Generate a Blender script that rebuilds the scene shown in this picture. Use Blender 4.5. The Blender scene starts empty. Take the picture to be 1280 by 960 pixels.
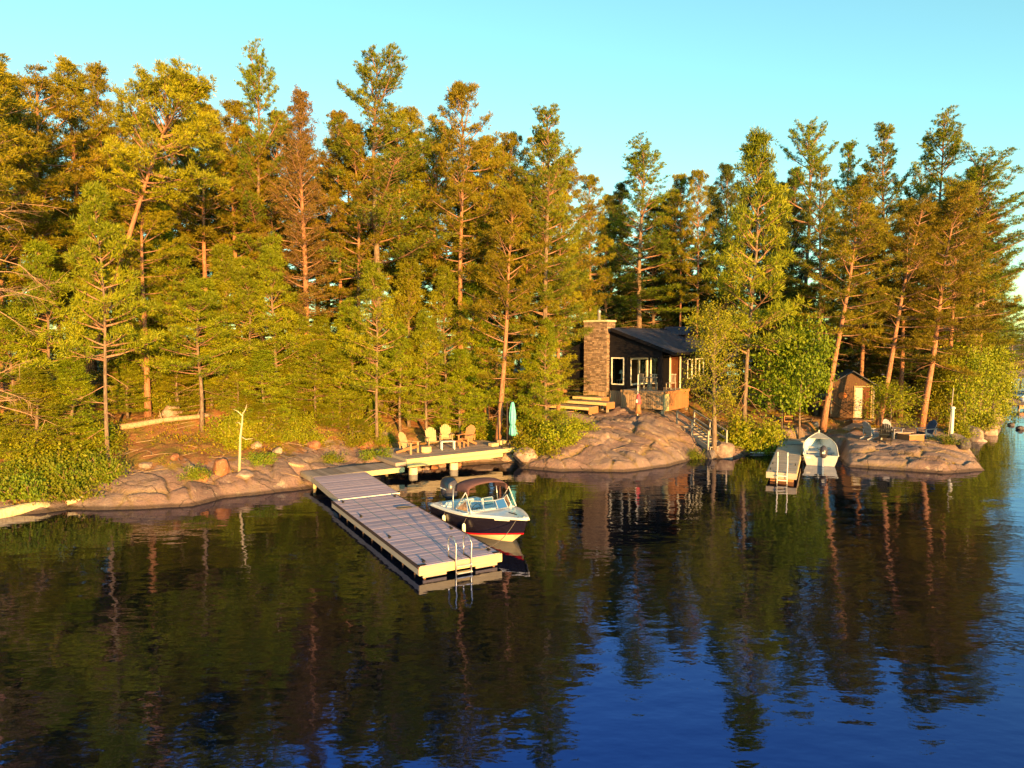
import bpy, math, random
import numpy as np
from mathutils import Vector, Matrix

R = math.radians
rng = np.random.default_rng(7)
random.seed(7)
scene = bpy.context.scene
C = scene.collection

# ------------------------------------------------------------------ camera
HC = 6.5            # drone height above the lake
FPX = 870.0         # focal length in pixels of the 1280 px wide photo
YH = 425.0          # horizon row
TH = math.atan((480 - YH) / FPX)
cam_d = bpy.data.cameras.new('camera')
cam_d.sensor_fit = 'HORIZONTAL'
cam_d.sensor_width = 36.0
cam_d.lens = 36.0 * FPX / 1280.0
cam_d.clip_start = 0.1
cam_d.clip_end = 6000
cam = bpy.data.objects.new('camera', cam_d)
C.objects.link(cam)
cam.location = (0, 0, HC)
cam.rotation_euler = (R(90) - TH, 0, 0)
scene.camera = cam

# ------------------------------------------------------------------ world, sun, exposure
SUN_EL = 6.5
SUN_DIR = Vector((0.36, -0.93))            # horizontal direction towards the sun
w = bpy.data.worlds.new('World')
scene.world = w
w.use_nodes = True
nt = w.node_tree
bg = nt.nodes['Background']
sky = nt.nodes.new('ShaderNodeTexSky')
sky.sky_type = 'NISHITA'
sky.sun_disc = False
sky.sun_elevation = R(SUN_EL)
sky.sun_rotation = math.atan2(SUN_DIR.x, SUN_DIR.y)
sky.altitude = 300
sky.air_density = 1.0
sky.dust_density = 0.6
sky.ozone_density = 1.0
tint = nt.nodes.new('ShaderNodeMix')
tint.data_type = 'RGBA'
tint.blend_type = 'MULTIPLY'
tint.inputs[0].default_value = 1.0
tint.inputs[7].default_value = (0.72, 1.15, 1.06, 1)
nt.links.new(sky.outputs[0], tint.inputs[6])
nt.links.new(tint.outputs[2], bg.inputs[0])
bg.inputs[1].default_value = 0.118

sun_d = bpy.data.lights.new('sun', 'SUN')
sun_d.energy = 5.0
sun_d.angle = R(0.6)
sun_d.color = (1.0, 0.505, 0.12)
sun = bpy.data.objects.new('sun', sun_d)
C.objects.link(sun)
sd = Vector((SUN_DIR.x, SUN_DIR.y, math.tan(R(SUN_EL)) * SUN_DIR.length)).normalized()
sun.rotation_euler = sd.to_track_quat('Z', 'Y').to_euler()

scene.view_settings.view_transform = 'Standard'
scene.view_settings.look = 'None'
scene.view_settings.exposure = 1.74
scene.view_settings.gamma = 1.0
scene.cycles.max_bounces = 6
scene.cycles.diffuse_bounces = 3
scene.cycles.glossy_bounces = 3
scene.cycles.transparent_max_bounces = 8
scene.render.resolution_x = 1024
scene.render.resolution_y = 768

# ------------------------------------------------------------------ pixel helpers
def ray(px, py):
    u = (px - 640) / FPX
    v = (480 - py) / FPX
    c, s = math.cos(TH), math.sin(TH)
    return Vector((u, c + v * s, -s + v * c))

def at_z(px, py, z):
    r = ray(px, py)
    t = (z - HC) / r.z
    return Vector((r.x * t, r.y * t, z))

def at_y(px, py, Y):
    r = ray(px, py)
    t = Y / r.y
    return Vector((r.x * t, Y, HC + r.z * t))

# ------------------------------------------------------------------ object helpers
def tag(o, label=None, cat=None, group=None, kind=None):
    if label: o['label'] = label
    if cat: o['category'] = cat
    if group: o['group'] = group
    if kind: o['kind'] = kind
    return o

def thing(name, label, cat, loc=(0, 0, 0), rz=0.0, group=None):
    o = bpy.data.objects.new(name, None)
    C.objects.link(o)
    o.empty_display_size = 0.2
    o.location = loc
    o.rotation_euler = (0, 0, rz)
    return tag(o, label, cat, group)

def link_mesh(name, me, mat=None, parent=None, loc=None, rot=None, scale=None):
    o = bpy.data.objects.new(name, me)
    C.objects.link(o)
    if mat is not None and not me.materials:
        me.materials.append(mat)
    if parent: o.parent = parent
    if loc is not None: o.location = loc
    if rot is not None: o.rotation_euler = rot
    if scale is not None: o.scale = scale
    return o

def copy_tree(o, parent=None):
    c = o.copy()
    C.objects.link(c)
    c.parent = parent
    for ch in list(o.children):
        copy_tree(ch, c)
    return c

class MB:
    def __init__(s): s.v = []; s.f = []
    def add(s, vs, fs):
        n = len(s.v)
        s.v += [tuple(p) for p in vs]
        s.f += [tuple(i + n for i in f) for f in fs]
        return s
    def box(s, c, d, M=None, rz=0.0, taper=1.0):
        x, y, z = d[0] / 2, d[1] / 2, d[2] / 2
        vs = [Vector((sx * x * (taper if sz > 0 else 1), sy * y * (taper if sz > 0 else 1), sz * z)) for sz in (-1, 1) for sx, sy in ((-1, -1), (1, -1), (1, 1), (-1, 1))]
        if M is not None: vs = [M @ p for p in vs]
        if rz: 
            m = Matrix.Rotation(rz, 3, 'Z'); vs = [m @ p for p in vs]
        vs = [p + Vector(c) for p in vs]
        return s.add(vs, [(3, 2, 1, 0), (4, 5, 6, 7), (0, 1, 5, 4), (1, 2, 6, 5), (2, 3, 7, 6), (3, 0, 4, 7)])
    def beam(s, a, b, wd, ht, up=(0, 0, 1)):
        a, b, up = Vector(a), Vector(b), Vector(up)
        d = (b - a)
        dn = d.normalized()
        side = dn.cross(up).normalized()
        u2 = side.cross(dn)
        vs = [p + side * (i * wd / 2) + u2 * (j * ht / 2) for p in (a, b) for i, j in ((-1, -1), (1, -1), (1, 1), (-1, 1))]
        return s.add(vs, [(0, 1, 2, 3), (7, 6, 5, 4), (0, 4, 5, 1), (1, 5, 6, 2), (2, 6, 7, 3), (3, 7, 4, 0)])
    def tube(s, pts, rad, n=8, cap=True):
        pts = [Vector(p) for p in pts]
        if not hasattr(rad, '__len__'): rad = [rad] * len(pts)
        up = Vector((0.13, 0.31, 0.94)).normalized()
        rows = []
        for i, p in enumerate(pts):
            d = (pts[min(i + 1, len(pts) - 1)] - pts[max(i - 1, 0)]).normalized()
            a = d.cross(up)
            if a.length < 1e-3: a = d.cross(Vector((1, 0, 0)))
            a.normalize()
            b = d.cross(a)
            rows.append([p + (a * math.cos(2 * math.pi * k / n) + b * math.sin(2 * math.pi * k / n)) * rad[i] for k in range(n)])
        return s.loft(rows, True, cap)
    def loft(s, rows, closed=False, cap=False):
        m = len(rows[0])
        vs = [p for r in rows for p in r]
        fs = []
        for i in range(len(rows) - 1):
            for k in range(m if closed else m - 1):
                k2 = (k + 1) % m
                fs.append((i * m + k, i * m + k2, (i + 1) * m + k2, (i + 1) * m + k))
        if cap:
            fs.append(tuple(reversed(range(m))))
            fs.append(tuple((len(rows) - 1) * m + k for k in range(m)))
        return s.add(vs, fs)
    def lathe(s, prof, n=16, c=(0, 0, 0)):
        rows = [[Vector((c[0] + r * math.cos(2 * math.pi * k / n), c[1] + r * math.sin(2 * math.pi * k / n), c[2] + z)) for k in range(n)] for r, z in prof]
        return s.loft(rows, True, True)
    def prism(s, poly, d):
        n = len(poly)
        d = Vector(d)
        vs = [Vector(p) for p in poly] + [Vector(p) + d for p in poly]
        fs = [tuple(range(n)), tuple(reversed(range(n, 2 * n)))] + [(i, i + n, (i + 1) % n + n, (i + 1) % n) for i in range(n)]
        return s.add(vs, fs)
    def mesh(s, name, mat=None, smooth=False, fix=True):
        me = bpy.data.meshes.new(name)
        me.from_pydata(s.v, [], s.f)
        if fix:
            import bmesh
            bm = bmesh.new(); bm.from_mesh(me)
            bmesh.ops.recalc_face_normals(bm, faces=bm.faces)
            bm.to_mesh(me); bm.free()
        if smooth: me.polygons.foreach_set('use_smooth', [True] * len(me.polygons))
        if mat: me.materials.append(mat)
        me.update()
        return me
    def build(s, name, mat, parent=None, smooth=False, bevel=0.0, loc=None, rot=None, solid=0.0):
        o = link_mesh(name, s.mesh(name, mat, smooth), None, parent, loc, rot)
        if solid:
            m = o.modifiers.new('s', 'SOLIDIFY'); m.thickness = solid; m.offset = 0
        if bevel:
            m = o.modifiers.new('b', 'BEVEL'); m.width = bevel; m.segments = 1; m.limit_method = 'ANGLE'
        return o

# ------------------------------------------------------------------ materials
def new_mat(name):
    m = bpy.data.materials.new(name)
    m.use_nodes = True
    n = m.node_tree
    return m, n, n.nodes['Principled BSDF']

def N(nt_, t, **k):
    n = nt_.nodes.new(t)
    for a, b in k.items(): setattr(n, a, b)
    return n

def ramp(nt_, fac, cols, pos=None):
    r = N(nt_, 'ShaderNodeValToRGB')
    e = r.color_ramp.elements
    pos = pos or [i / (len(cols) - 1) for i in range(len(cols))]
    while len(e) < len(cols): e.new(0.5)
    for i, (c, p) in enumerate(zip(cols, pos)):
        e[i].position = p
        e[i].color = (*c, 1) if len(c) == 3 else c
    nt_.links.new(fac, r.inputs[0])
    return r.outputs[0]

def mapping(nt_, scale=(1, 1, 1), coord='Object'):
    tc = N(nt_, 'ShaderNodeTexCoord')
    mp = N(nt_, 'ShaderNodeMapping')
    mp.inputs['Scale'].default_value = scale
    nt_.links.new(tc.outputs[coord], mp.inputs[0])
    return mp.outputs[0]

def noise(nt_, vec, scale, detail=4, rough=0.55):
    n = N(nt_, 'ShaderNodeTexNoise')
    n.inputs['Scale'].default_value = scale
    n.inputs['Detail'].default_value = detail
    n.inputs['Roughness'].default_value = rough
    if vec is not None: nt_.links.new(vec, n.inputs['Vector'])
    return n.outputs['Fac']

def mixc(nt_, fac, a, b, mode='MIX'):
    m = N(nt_, 'ShaderNodeMix', data_type='RGBA', blend_type=mode)
    for s, x in ((0, fac), (6, a), (7, b)):
        if isinstance(x, (int, float)): m.inputs[s].default_value = x
        elif isinstance(x, tuple): m.inputs[s].default_value = (*x, 1) if len(x) == 3 else x
        else: nt_.links.new(x, m.inputs[s])
    return m.outputs[2]

def math_n(nt_, op, a, b=None, clamp=False):
    m = N(nt_, 'ShaderNodeMath', operation=op, use_clamp=clamp)
    for i, x in enumerate((a, b)):
        if x is None: continue
        if isinstance(x, (int, float)): m.inputs[i].default_value = x
        else: nt_.links.new(x, m.inputs[i])
    return m.outputs[0]

def bump(nt_, bsdf, h, strength=0.5, dist=0.02):
    b = N(nt_, 'ShaderNodeBump')
    b.inputs['Strength'].default_value = strength
    b.inputs['Distance'].default_value = dist
    nt_.links.new(h, b.inputs['Height'])
    nt_.links.new(b.outputs[0], bsdf.inputs['Normal'])

def wood(name, c1, c2, rough=0.75, grain=(1.5, 14, 14), rnd=0.35):
    m, n, b = new_mat(name)
    v = mapping(n, grain)
    f = noise(n, v, 2.0, 5, 0.6)
    col = ramp(n, f, [c1, c2], [0.3, 0.7])
    v2 = mapping(n, (1, 1, 1))
    f2 = noise(n, v2, 1.3, 3)
    col = mixc(n, math_n(n, 'MULTIPLY', f2, 0.5), col, tuple(x * 0.55 for x in c1))
    oi = N(n, 'ShaderNodeObjectInfo')
    g = math_n(n, 'ADD', math_n(n, 'MULTIPLY', oi.outputs['Random'], rnd), 1 - rnd / 2)
    cc = N(n, 'ShaderNodeCombineColor')
    for i in range(3): n.links.new(g, cc.inputs[i])
    col = mixc(n, 1.0, col, cc.outputs[0], 'MULTIPLY')
    n.links.new(col, b.inputs['Base Color'])
    b.inputs['Roughness'].default_value = rough
    b.inputs['Specular IOR Level'].default_value = 0.25
    bump(n, b, f, 0.3, 0.004)
    return m

def plain(name, col, rough=0.5, metal=0.0, spec=0.5, vary=0.12, scale=6):
    m, n, b = new_mat(name)
    f = noise(n, mapping(n), scale, 4)
    c = ramp(n, f, [tuple(x * (1 - vary) for x in col), tuple(min(1, x * (1 + vary)) for x in col)], [0.3, 0.7])
    n.links.new(c, b.inputs['Base Color'])
    r = math_n(n, 'ADD', math_n(n, 'MULTIPLY', f, 0.15), rough - 0.07)
    n.links.new(r, b.inputs['Roughness'])
    b.inputs['Metallic'].default_value = metal
    b.inputs['Specular IOR Level'].default_value = spec
    return m

def foliage(name, ca, cb, cc, trans=0.10):
    m, n, b = new_mat(name)
    at = N(n, 'ShaderNodeAttribute', attribute_name='tint')
    col = ramp(n, at.outputs['Fac'], [ca, cb, cc])
    oi = N(n, 'ShaderNodeObjectInfo')
    hs = N(n, 'ShaderNodeHueSaturation')
    n.links.new(col, hs.inputs['Color'])
    n.links.new(math_n(n, 'ADD', math_n(n, 'MULTIPLY', oi.outputs['Random'], 0.04), 0.48), hs.inputs['Hue'])
    n.links.new(math_n(n, 'ADD', math_n(n, 'MULTIPLY', oi.outputs['Random'], 0.4), 0.8), hs.inputs['Value'])
    n.links.new(hs.outputs[0], b.inputs['Base Color'])
    b.inputs['Roughness'].default_value = 0.55
    b.inputs['Specular IOR Level'].default_value = 0.25
    tr = N(n, 'ShaderNodeBsdfTranslucent')
    n.links.new(hs.outputs[0], tr.inputs[0])
    mx = N(n, 'ShaderNodeMixShader')
    mx.inputs[0].default_value = trans
    n.links.new(b.outputs[0], mx.inputs[1])
    n.links.new(tr.outputs[0], mx.inputs[2])
    n.links.new(mx.outputs[0], n.nodes['Material Output'].inputs[0])
    return m

M = {}
M['dockboard'] = wood('dock_board_wood', (0.38, 0.31, 0.42), (0.46, 0.38, 0.50), grain=(1.5, 18, 18), rnd=0.26)
M['walkboard'] = wood('walkway_wood', (0.27, 0.215, 0.20), (0.42, 0.34, 0.31), rnd=0.45)
M['newwood'] = wood('new_fascia_wood', (0.55, 0.42, 0.22), (0.70, 0.56, 0.32), rnd=0.15)
M['greywood'] = wood('weathered_grey_wood', (0.30, 0.26, 0.23), (0.46, 0.41, 0.37), rnd=0.3)
M['skirt'] = wood('deck_skirt_wood', (0.30, 0.20, 0.13), (0.46, 0.32, 0.22), grain=(14, 14, 1.5), rnd=0.45)
M['redwood'] = wood('red_brown_wood', (0.30, 0.13, 0.06), (0.42, 0.21, 0.11), rnd=0.2)
M['chairwood'] = wood('chair_wood', (0.40, 0.27, 0.15), (0.54, 0.39, 0.23), rnd=0.2)
M['chairred'] = wood('chair_red_cedar', (0.40, 0.19, 0.09), (0.55, 0.28, 0.15), rnd=0.2)
M['chairgrey'] = plain('grey_chair_plastic', (0.30, 0.29, 0.33), 0.5)
M['chairblack'] = plain('black_chair_plastic', (0.012, 0.012, 0.014), 0.45)
M['chairnavy'] = plain('navy_chair_plastic', (0.02, 0.045, 0.11), 0.45)
M['darkwall'] = wood('dark_stained_siding', (0.003, 0.003, 0.008), (0.008, 0.007, 0.015), grain=(1.2, 10, 10), rnd=0.1)
M['white'] = plain('white_trim', (0.72, 0.70, 0.66), 0.5, vary=0.06)
M['whitedoor'] = plain('faded_white_door', (0.46, 0.42, 0.42), 0.6)
M['whitegel'] = plain('white_gelcoat', (0.74, 0.76, 0.80), 0.22, vary=0.04)
M['hullnavy'] = plain('dark_hull_paint', (0.012, 0.010, 0.022), 0.22, vary=0.1)
M['hullred'] = plain('red_boot_stripe', (0.45, 0.008, 0.015), 0.3, vary=0.05)
M['hullbottom'] = plain('sunlit_white_bottom', (0.80, 0.70, 0.42), 0.35, vary=0.05)  # white bottom with warm sunlight put into its colour
M['bluevinyl'] = plain('blue_vinyl', (0.04, 0.12, 0.24), 0.5)
M['palevinyl'] = plain('pale_vinyl', (0.62, 0.68, 0.74), 0.5)
M['canvas'] = plain('maroon_canvas', (0.115, 0.062, 0.070), 0.85, spec=0.1)
M['alu'] = plain('aluminium', (0.60, 0.61, 0.63), 0.38, metal=0.75)
M['aluboat'] = plain('painted_aluminium', (0.44, 0.45, 0.48), 0.42, metal=0.25)
M['steel'] = plain('steel_tube', (0.62, 0.60, 0.58), 0.3, metal=0.9)
M['black'] = plain('black_plastic', (0.012, 0.012, 0.014), 0.4)
M['outboard'] = plain('outboard_grey', (0.055, 0.052, 0.075), 0.22, vary=0.08)
M['teal'] = plain('teal_canvas', (0.14, 0.52, 0.53), 0.8, spec=0.15)
M['rubber'] = plain('dock_bumper_rubber', (0.035, 0.018, 0.018), 0.7)
M['bluestrip'] = plain('thin_blue_strip', (0.06, 0.20, 0.30), 0.6)
M['concrete'] = plain('concrete_pier', (0.56, 0.49, 0.36), 0.85, vary=0.2)
M['rope'] = plain('rope_fibre', (0.10, 0.09, 0.09), 0.9)
M['pink'] = plain('pink_cloth', (0.55, 0.08, 0.13), 0.9)
M['doorred'] = wood('brown_red_door_wood', (0.11, 0.034, 0.016), (0.18, 0.06, 0.03), grain=(12, 12, 1.2), rnd=0.05)
M['shedwall'] = wood('brown_shed_boards', (0.095, 0.050, 0.030), (0.165, 0.090, 0.055), grain=(12, 12, 1.2), rnd=0.3)
M['rust'] = plain('rusty_metal', (0.42, 0.12, 0.03), 0.8, vary=0.4, scale=14)
M['lampshade'] = plain('lamp_shade', (0.75, 0.72, 0.66), 0.8)
M['interior'] = plain('dark_interior', (0.05, 0.035, 0.025), 0.9)

def stone_mat(name, cols, pos, scale=1.0):
    m, n, b = new_mat(name)
    v = mapping(n)
    f = noise(n, v, 3.0 * scale, 8, 0.65)
    c = ramp(n, f, cols, pos)
    oi = N(n, 'ShaderNodeObjectInfo')
    hs = N(n, 'ShaderNodeHueSaturation')
    n.links.new(c, hs.inputs['Color'])
    n.links.new(math_n(n, 'ADD', math_n(n, 'MULTIPLY', oi.outputs['Random'], 0.5), 0.75), hs.inputs['Value'])
    f3 = noise(n, v, 9 * scale, 5, 0.7)
    lich = ramp(n, f3, [(0, 0, 0), (1, 1, 1)], [0.60, 0.68])
    col = mixc(n, math_n(n, 'MULTIPLY', lich, 0.5), hs.outputs[0], (0.50, 0.46, 0.38))
    n.links.new(col, b.inputs['Base Color'])
    b.inputs['Roughness'].default_value = 0.85
    b.inputs['Specular IOR Level'].default_value = 0.25
    bump(n, b, f, 0.7, 0.05)
    return m
M['boulder'] = stone_mat('boulder_granite', [(0.12, 0.085, 0.075), (0.27, 0.19, 0.165), (0.42, 0.33, 0.27)], [0.3, 0.5, 0.72])
M['boulder_red'] = stone_mat('boulder_rust', [(0.16, 0.06, 0.03), (0.30, 0.13, 0.07), (0.36, 0.19, 0.12)], [0.3, 0.5, 0.72])
M['boulder_dark'] = stone_mat('boulder_dark', [(0.04, 0.035, 0.045), (0.10, 0.085, 0.095), (0.18, 0.15, 0.15)], [0.3, 0.5, 0.72])

def chimney_mat():
    m, n, b = new_mat('chimney_fieldstone')
    at = N(n, 'ShaderNodeAttribute', attribute_name='tint')
    c = ramp(n, at.outputs['Fac'], [(0.10, 0.068, 0.058), (0.25, 0.165, 0.135), (0.44, 0.32, 0.26), (0.15, 0.105, 0.095)])
    f = noise(n, mapping(n), 14, 5)
    col = mixc(n, math_n(n, 'MULTIPLY', f, 0.6), c, (0.12, 0.085, 0.065))
    n.links.new(col, b.inputs['Base Color'])
    b.inputs['Roughness'].default_value = 0.9
    bump(n, b, f, 0.6, 0.03)
    return m
M['chimney'] = chimney_mat()
M['mortar'] = plain('mortar', (0.10, 0.078, 0.062), 0.95, vary=0.3)

def roof_mat():
    m, n, b = new_mat('dark_shingle_roof')
    v = mapping(n, (1, 1, 1))
    br = N(n, 'ShaderNodeTexBrick')
    n.links.new(v, br.inputs[0])
    br.inputs['Color1'].default_value = (0.022, 0.028, 0.065, 1)
    br.inputs['Color2'].default_value = (0.040, 0.044, 0.090, 1)
    br.inputs['Mortar'].default_value = (0.012, 0.012, 0.016, 1)
    br.inputs['Scale'].default_value = 1.0
    br.inputs['Brick Width'].default_value = 0.35
    br.inputs['Row Height'].default_value = 0.14
    br.inputs['Mortar Size'].default_value = 0.008
    f = noise(n, v, 0.9, 4)
    sun_pat = ramp(n, f, [(0, 0, 0), (1, 1, 1)], [0.60, 0.68])  # pinkish spots of sunlight painted into the shingle colour
    col = mixc(n, math_n(n, 'MULTIPLY', sun_pat, 0.6), br.outputs[0], (0.17, 0.085, 0.07))
    n.links.new(col, b.inputs['Base Color'])
    b.inputs['Roughness'].default_value = 0.6
    bump(n, b, br.outputs['Fac'], 0.5, -0.01)
    return m
M['roof'] = roof_mat()

def glass_mat(name, col=(0.9, 0.95, 0.95), alpha=0.75):
    m, n, b = new_mat(name)
    out = n.nodes['Material Output']
    tr = N(n, 'ShaderNodeBsdfTransparent')
    tr.inputs[0].default_value = (*col, 1)
    gl = N(n, 'ShaderNodeBsdfGlossy')
    gl.inputs['Roughness'].default_value = 0.02
    fr = N(n, 'ShaderNodeFresnel')
    fr.inputs[0].default_value = 1.5
    mx = N(n, 'ShaderNodeMixShader')
    n.links.new(math_n(n, 'ADD', fr.outputs[0], 1 - alpha, True), mx.inputs[0])
    n.links.new(tr.outputs[0], mx.inputs[1])
    n.links.new(gl.outputs[0], mx.inputs[2])
    n.links.new(mx.outputs[0], out.inputs[0])
    n.nodes.remove(b)
    return m
M['glass'] = glass_mat('window_glass', (0.85, 0.9, 0.9), 0.95)
M['windshield'] = glass_mat('windshield_glass', (0.75, 0.86, 0.9), 0.9)

def bark_mat(name, cols):
    m, n, b = new_mat(name)
    v = mapping(n, (7, 7, 1.6))
    f = noise(n, v, 2.2, 5, 0.65)
    c = ramp(n, f, cols, [0.28, 0.5, 0.72])
    n.links.new(c, b.inputs['Base Color'])
    b.inputs['Roughness'].default_value = 0.9
    b.inputs['Specular IOR Level'].default_value = 0.15
    bump(n, b, f, 0.8, 0.04)
    return m
M['bark_red'] = bark_mat('red_pine_bark', [(0.14, 0.062, 0.04), (0.31, 0.15, 0.095), (0.44, 0.25, 0.17)])
M['bark_grey'] = bark_mat('grey_bark', [(0.07, 0.05, 0.042), (0.17, 0.12, 0.095), (0.30, 0.23, 0.18)])
M['bark_dead'] = bark_mat('bleached_dead_wood', [(0.24, 0.15, 0.10), (0.36, 0.25, 0.17), (0.46, 0.35, 0.26)])
M['bark_birch'] = bark_mat('pale_bleached_snag', [(0.34, 0.26, 0.17), (0.52, 0.43, 0.29), (0.62, 0.53, 0.38)])
M['bark_limb'] = bark_mat('dead_limb_bark', [(0.22, 0.13, 0.09), (0.36, 0.23, 0.16), (0.48, 0.34, 0.25)])
M['twig'] = bark_mat('pine_twig_bark', [(0.18, 0.09, 0.06), (0.31, 0.17, 0.12), (0.42, 0.27, 0.20)])

M['needle_red'] = foliage('red_pine_needles', (0.095, 0.092, 0.004), (0.185, 0.165, 0.005), (0.285, 0.232, 0.007))
M['needle_white'] = foliage('white_pine_needles', (0.062, 0.092, 0.007), (0.128, 0.155, 0.008), (0.205, 0.215, 0.010))
M['needle_young'] = foliage('young_pine_needles', (0.085, 0.115, 0.004), (0.175, 0.195, 0.005), (0.275, 0.265, 0.006))
M['needle_brown'] = foliage('thin_browning_needles', (0.150, 0.110, 0.02), (0.220, 0.155, 0.03), (0.170, 0.155, 0.015))
M['needle_shade_tone'] = foliage('shade_toned_pine_needles', (0.040, 0.060, 0.010), (0.065, 0.088, 0.012), (0.100, 0.115, 0.014))  # pine needles coloured darker to stand for forest shade
M['leaf_maple'] = foliage('maple_leaves', (0.100, 0.165, 0.006), (0.150, 0.215, 0.008), (0.230, 0.270, 0.010), 0.22)
M['leaf_shrub'] = foliage('shrub_leaves', (0.130, 0.160, 0.005), (0.210, 0.220, 0.006), (0.310, 0.280, 0.008), 0.22)
M['leaf_cedar'] = foliage('cedar_foliage', (0.120, 0.135, 0.007), (0.200, 0.185, 0.009), (0.280, 0.235, 0.012), 0.22)
M['leaf_bush'] = foliage('green_bush_leaves', (0.08, 0.125, 0.006), (0.13, 0.17, 0.008), (0.22, 0.22, 0.010), 0.15)
M['leaf_ground'] = foliage('ground_cover_leaves', (0.140, 0.150, 0.006), (0.230, 0.180, 0.008), (0.310, 0.180, 0.012), 0.22)

def water_mat():
    m, n, b = new_mat('lake_water')
    b.inputs['Base Color'].default_value = (0.0015, 0.0035, 0.006, 1)
    b.inputs['Roughness'].default_value = 0.025
    b.inputs['IOR'].default_value = 2.7
    b.inputs['Specular Tint'].default_value = (0.055, 0.19, 1.0, 1)
    v = mapping(n, (0.55, 1.0, 1.0))
    f1 = noise(n, v, 0.9, 2, 0.5)
    f2 = noise(n, v, 3.4, 2, 0.5)
    f3 = noise(n, mapping(n, (0.8, 1, 1)), 10.0, 2, 0.5)
    big = noise(n, mapping(n), 0.05, 2, 0.5)
    patch = ramp(n, big, [(0.35, 0.35, 0.35), (1, 1, 1)], [0.42, 0.62])
    h = math_n(n, 'ADD', math_n(n, 'MULTIPLY', f1, 0.022), math_n(n, 'MULTIPLY', f2, 0.0055))
    h = math_n(n, 'ADD', h, math_n(n, 'MULTIPLY', math_n(n, 'MULTIPLY', f3, 0.0012), patch))
    bn = N(n, 'ShaderNodeBump')
    bn.inputs['Strength'].default_value = 1.0
    bn.inputs['Distance'].default_value = 1.0
    n.links.new(h, bn.inputs['Height'])
    n.links.new(bn.outputs[0], b.inputs['Normal'])
    return m
M['water'] = water_mat()

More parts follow.
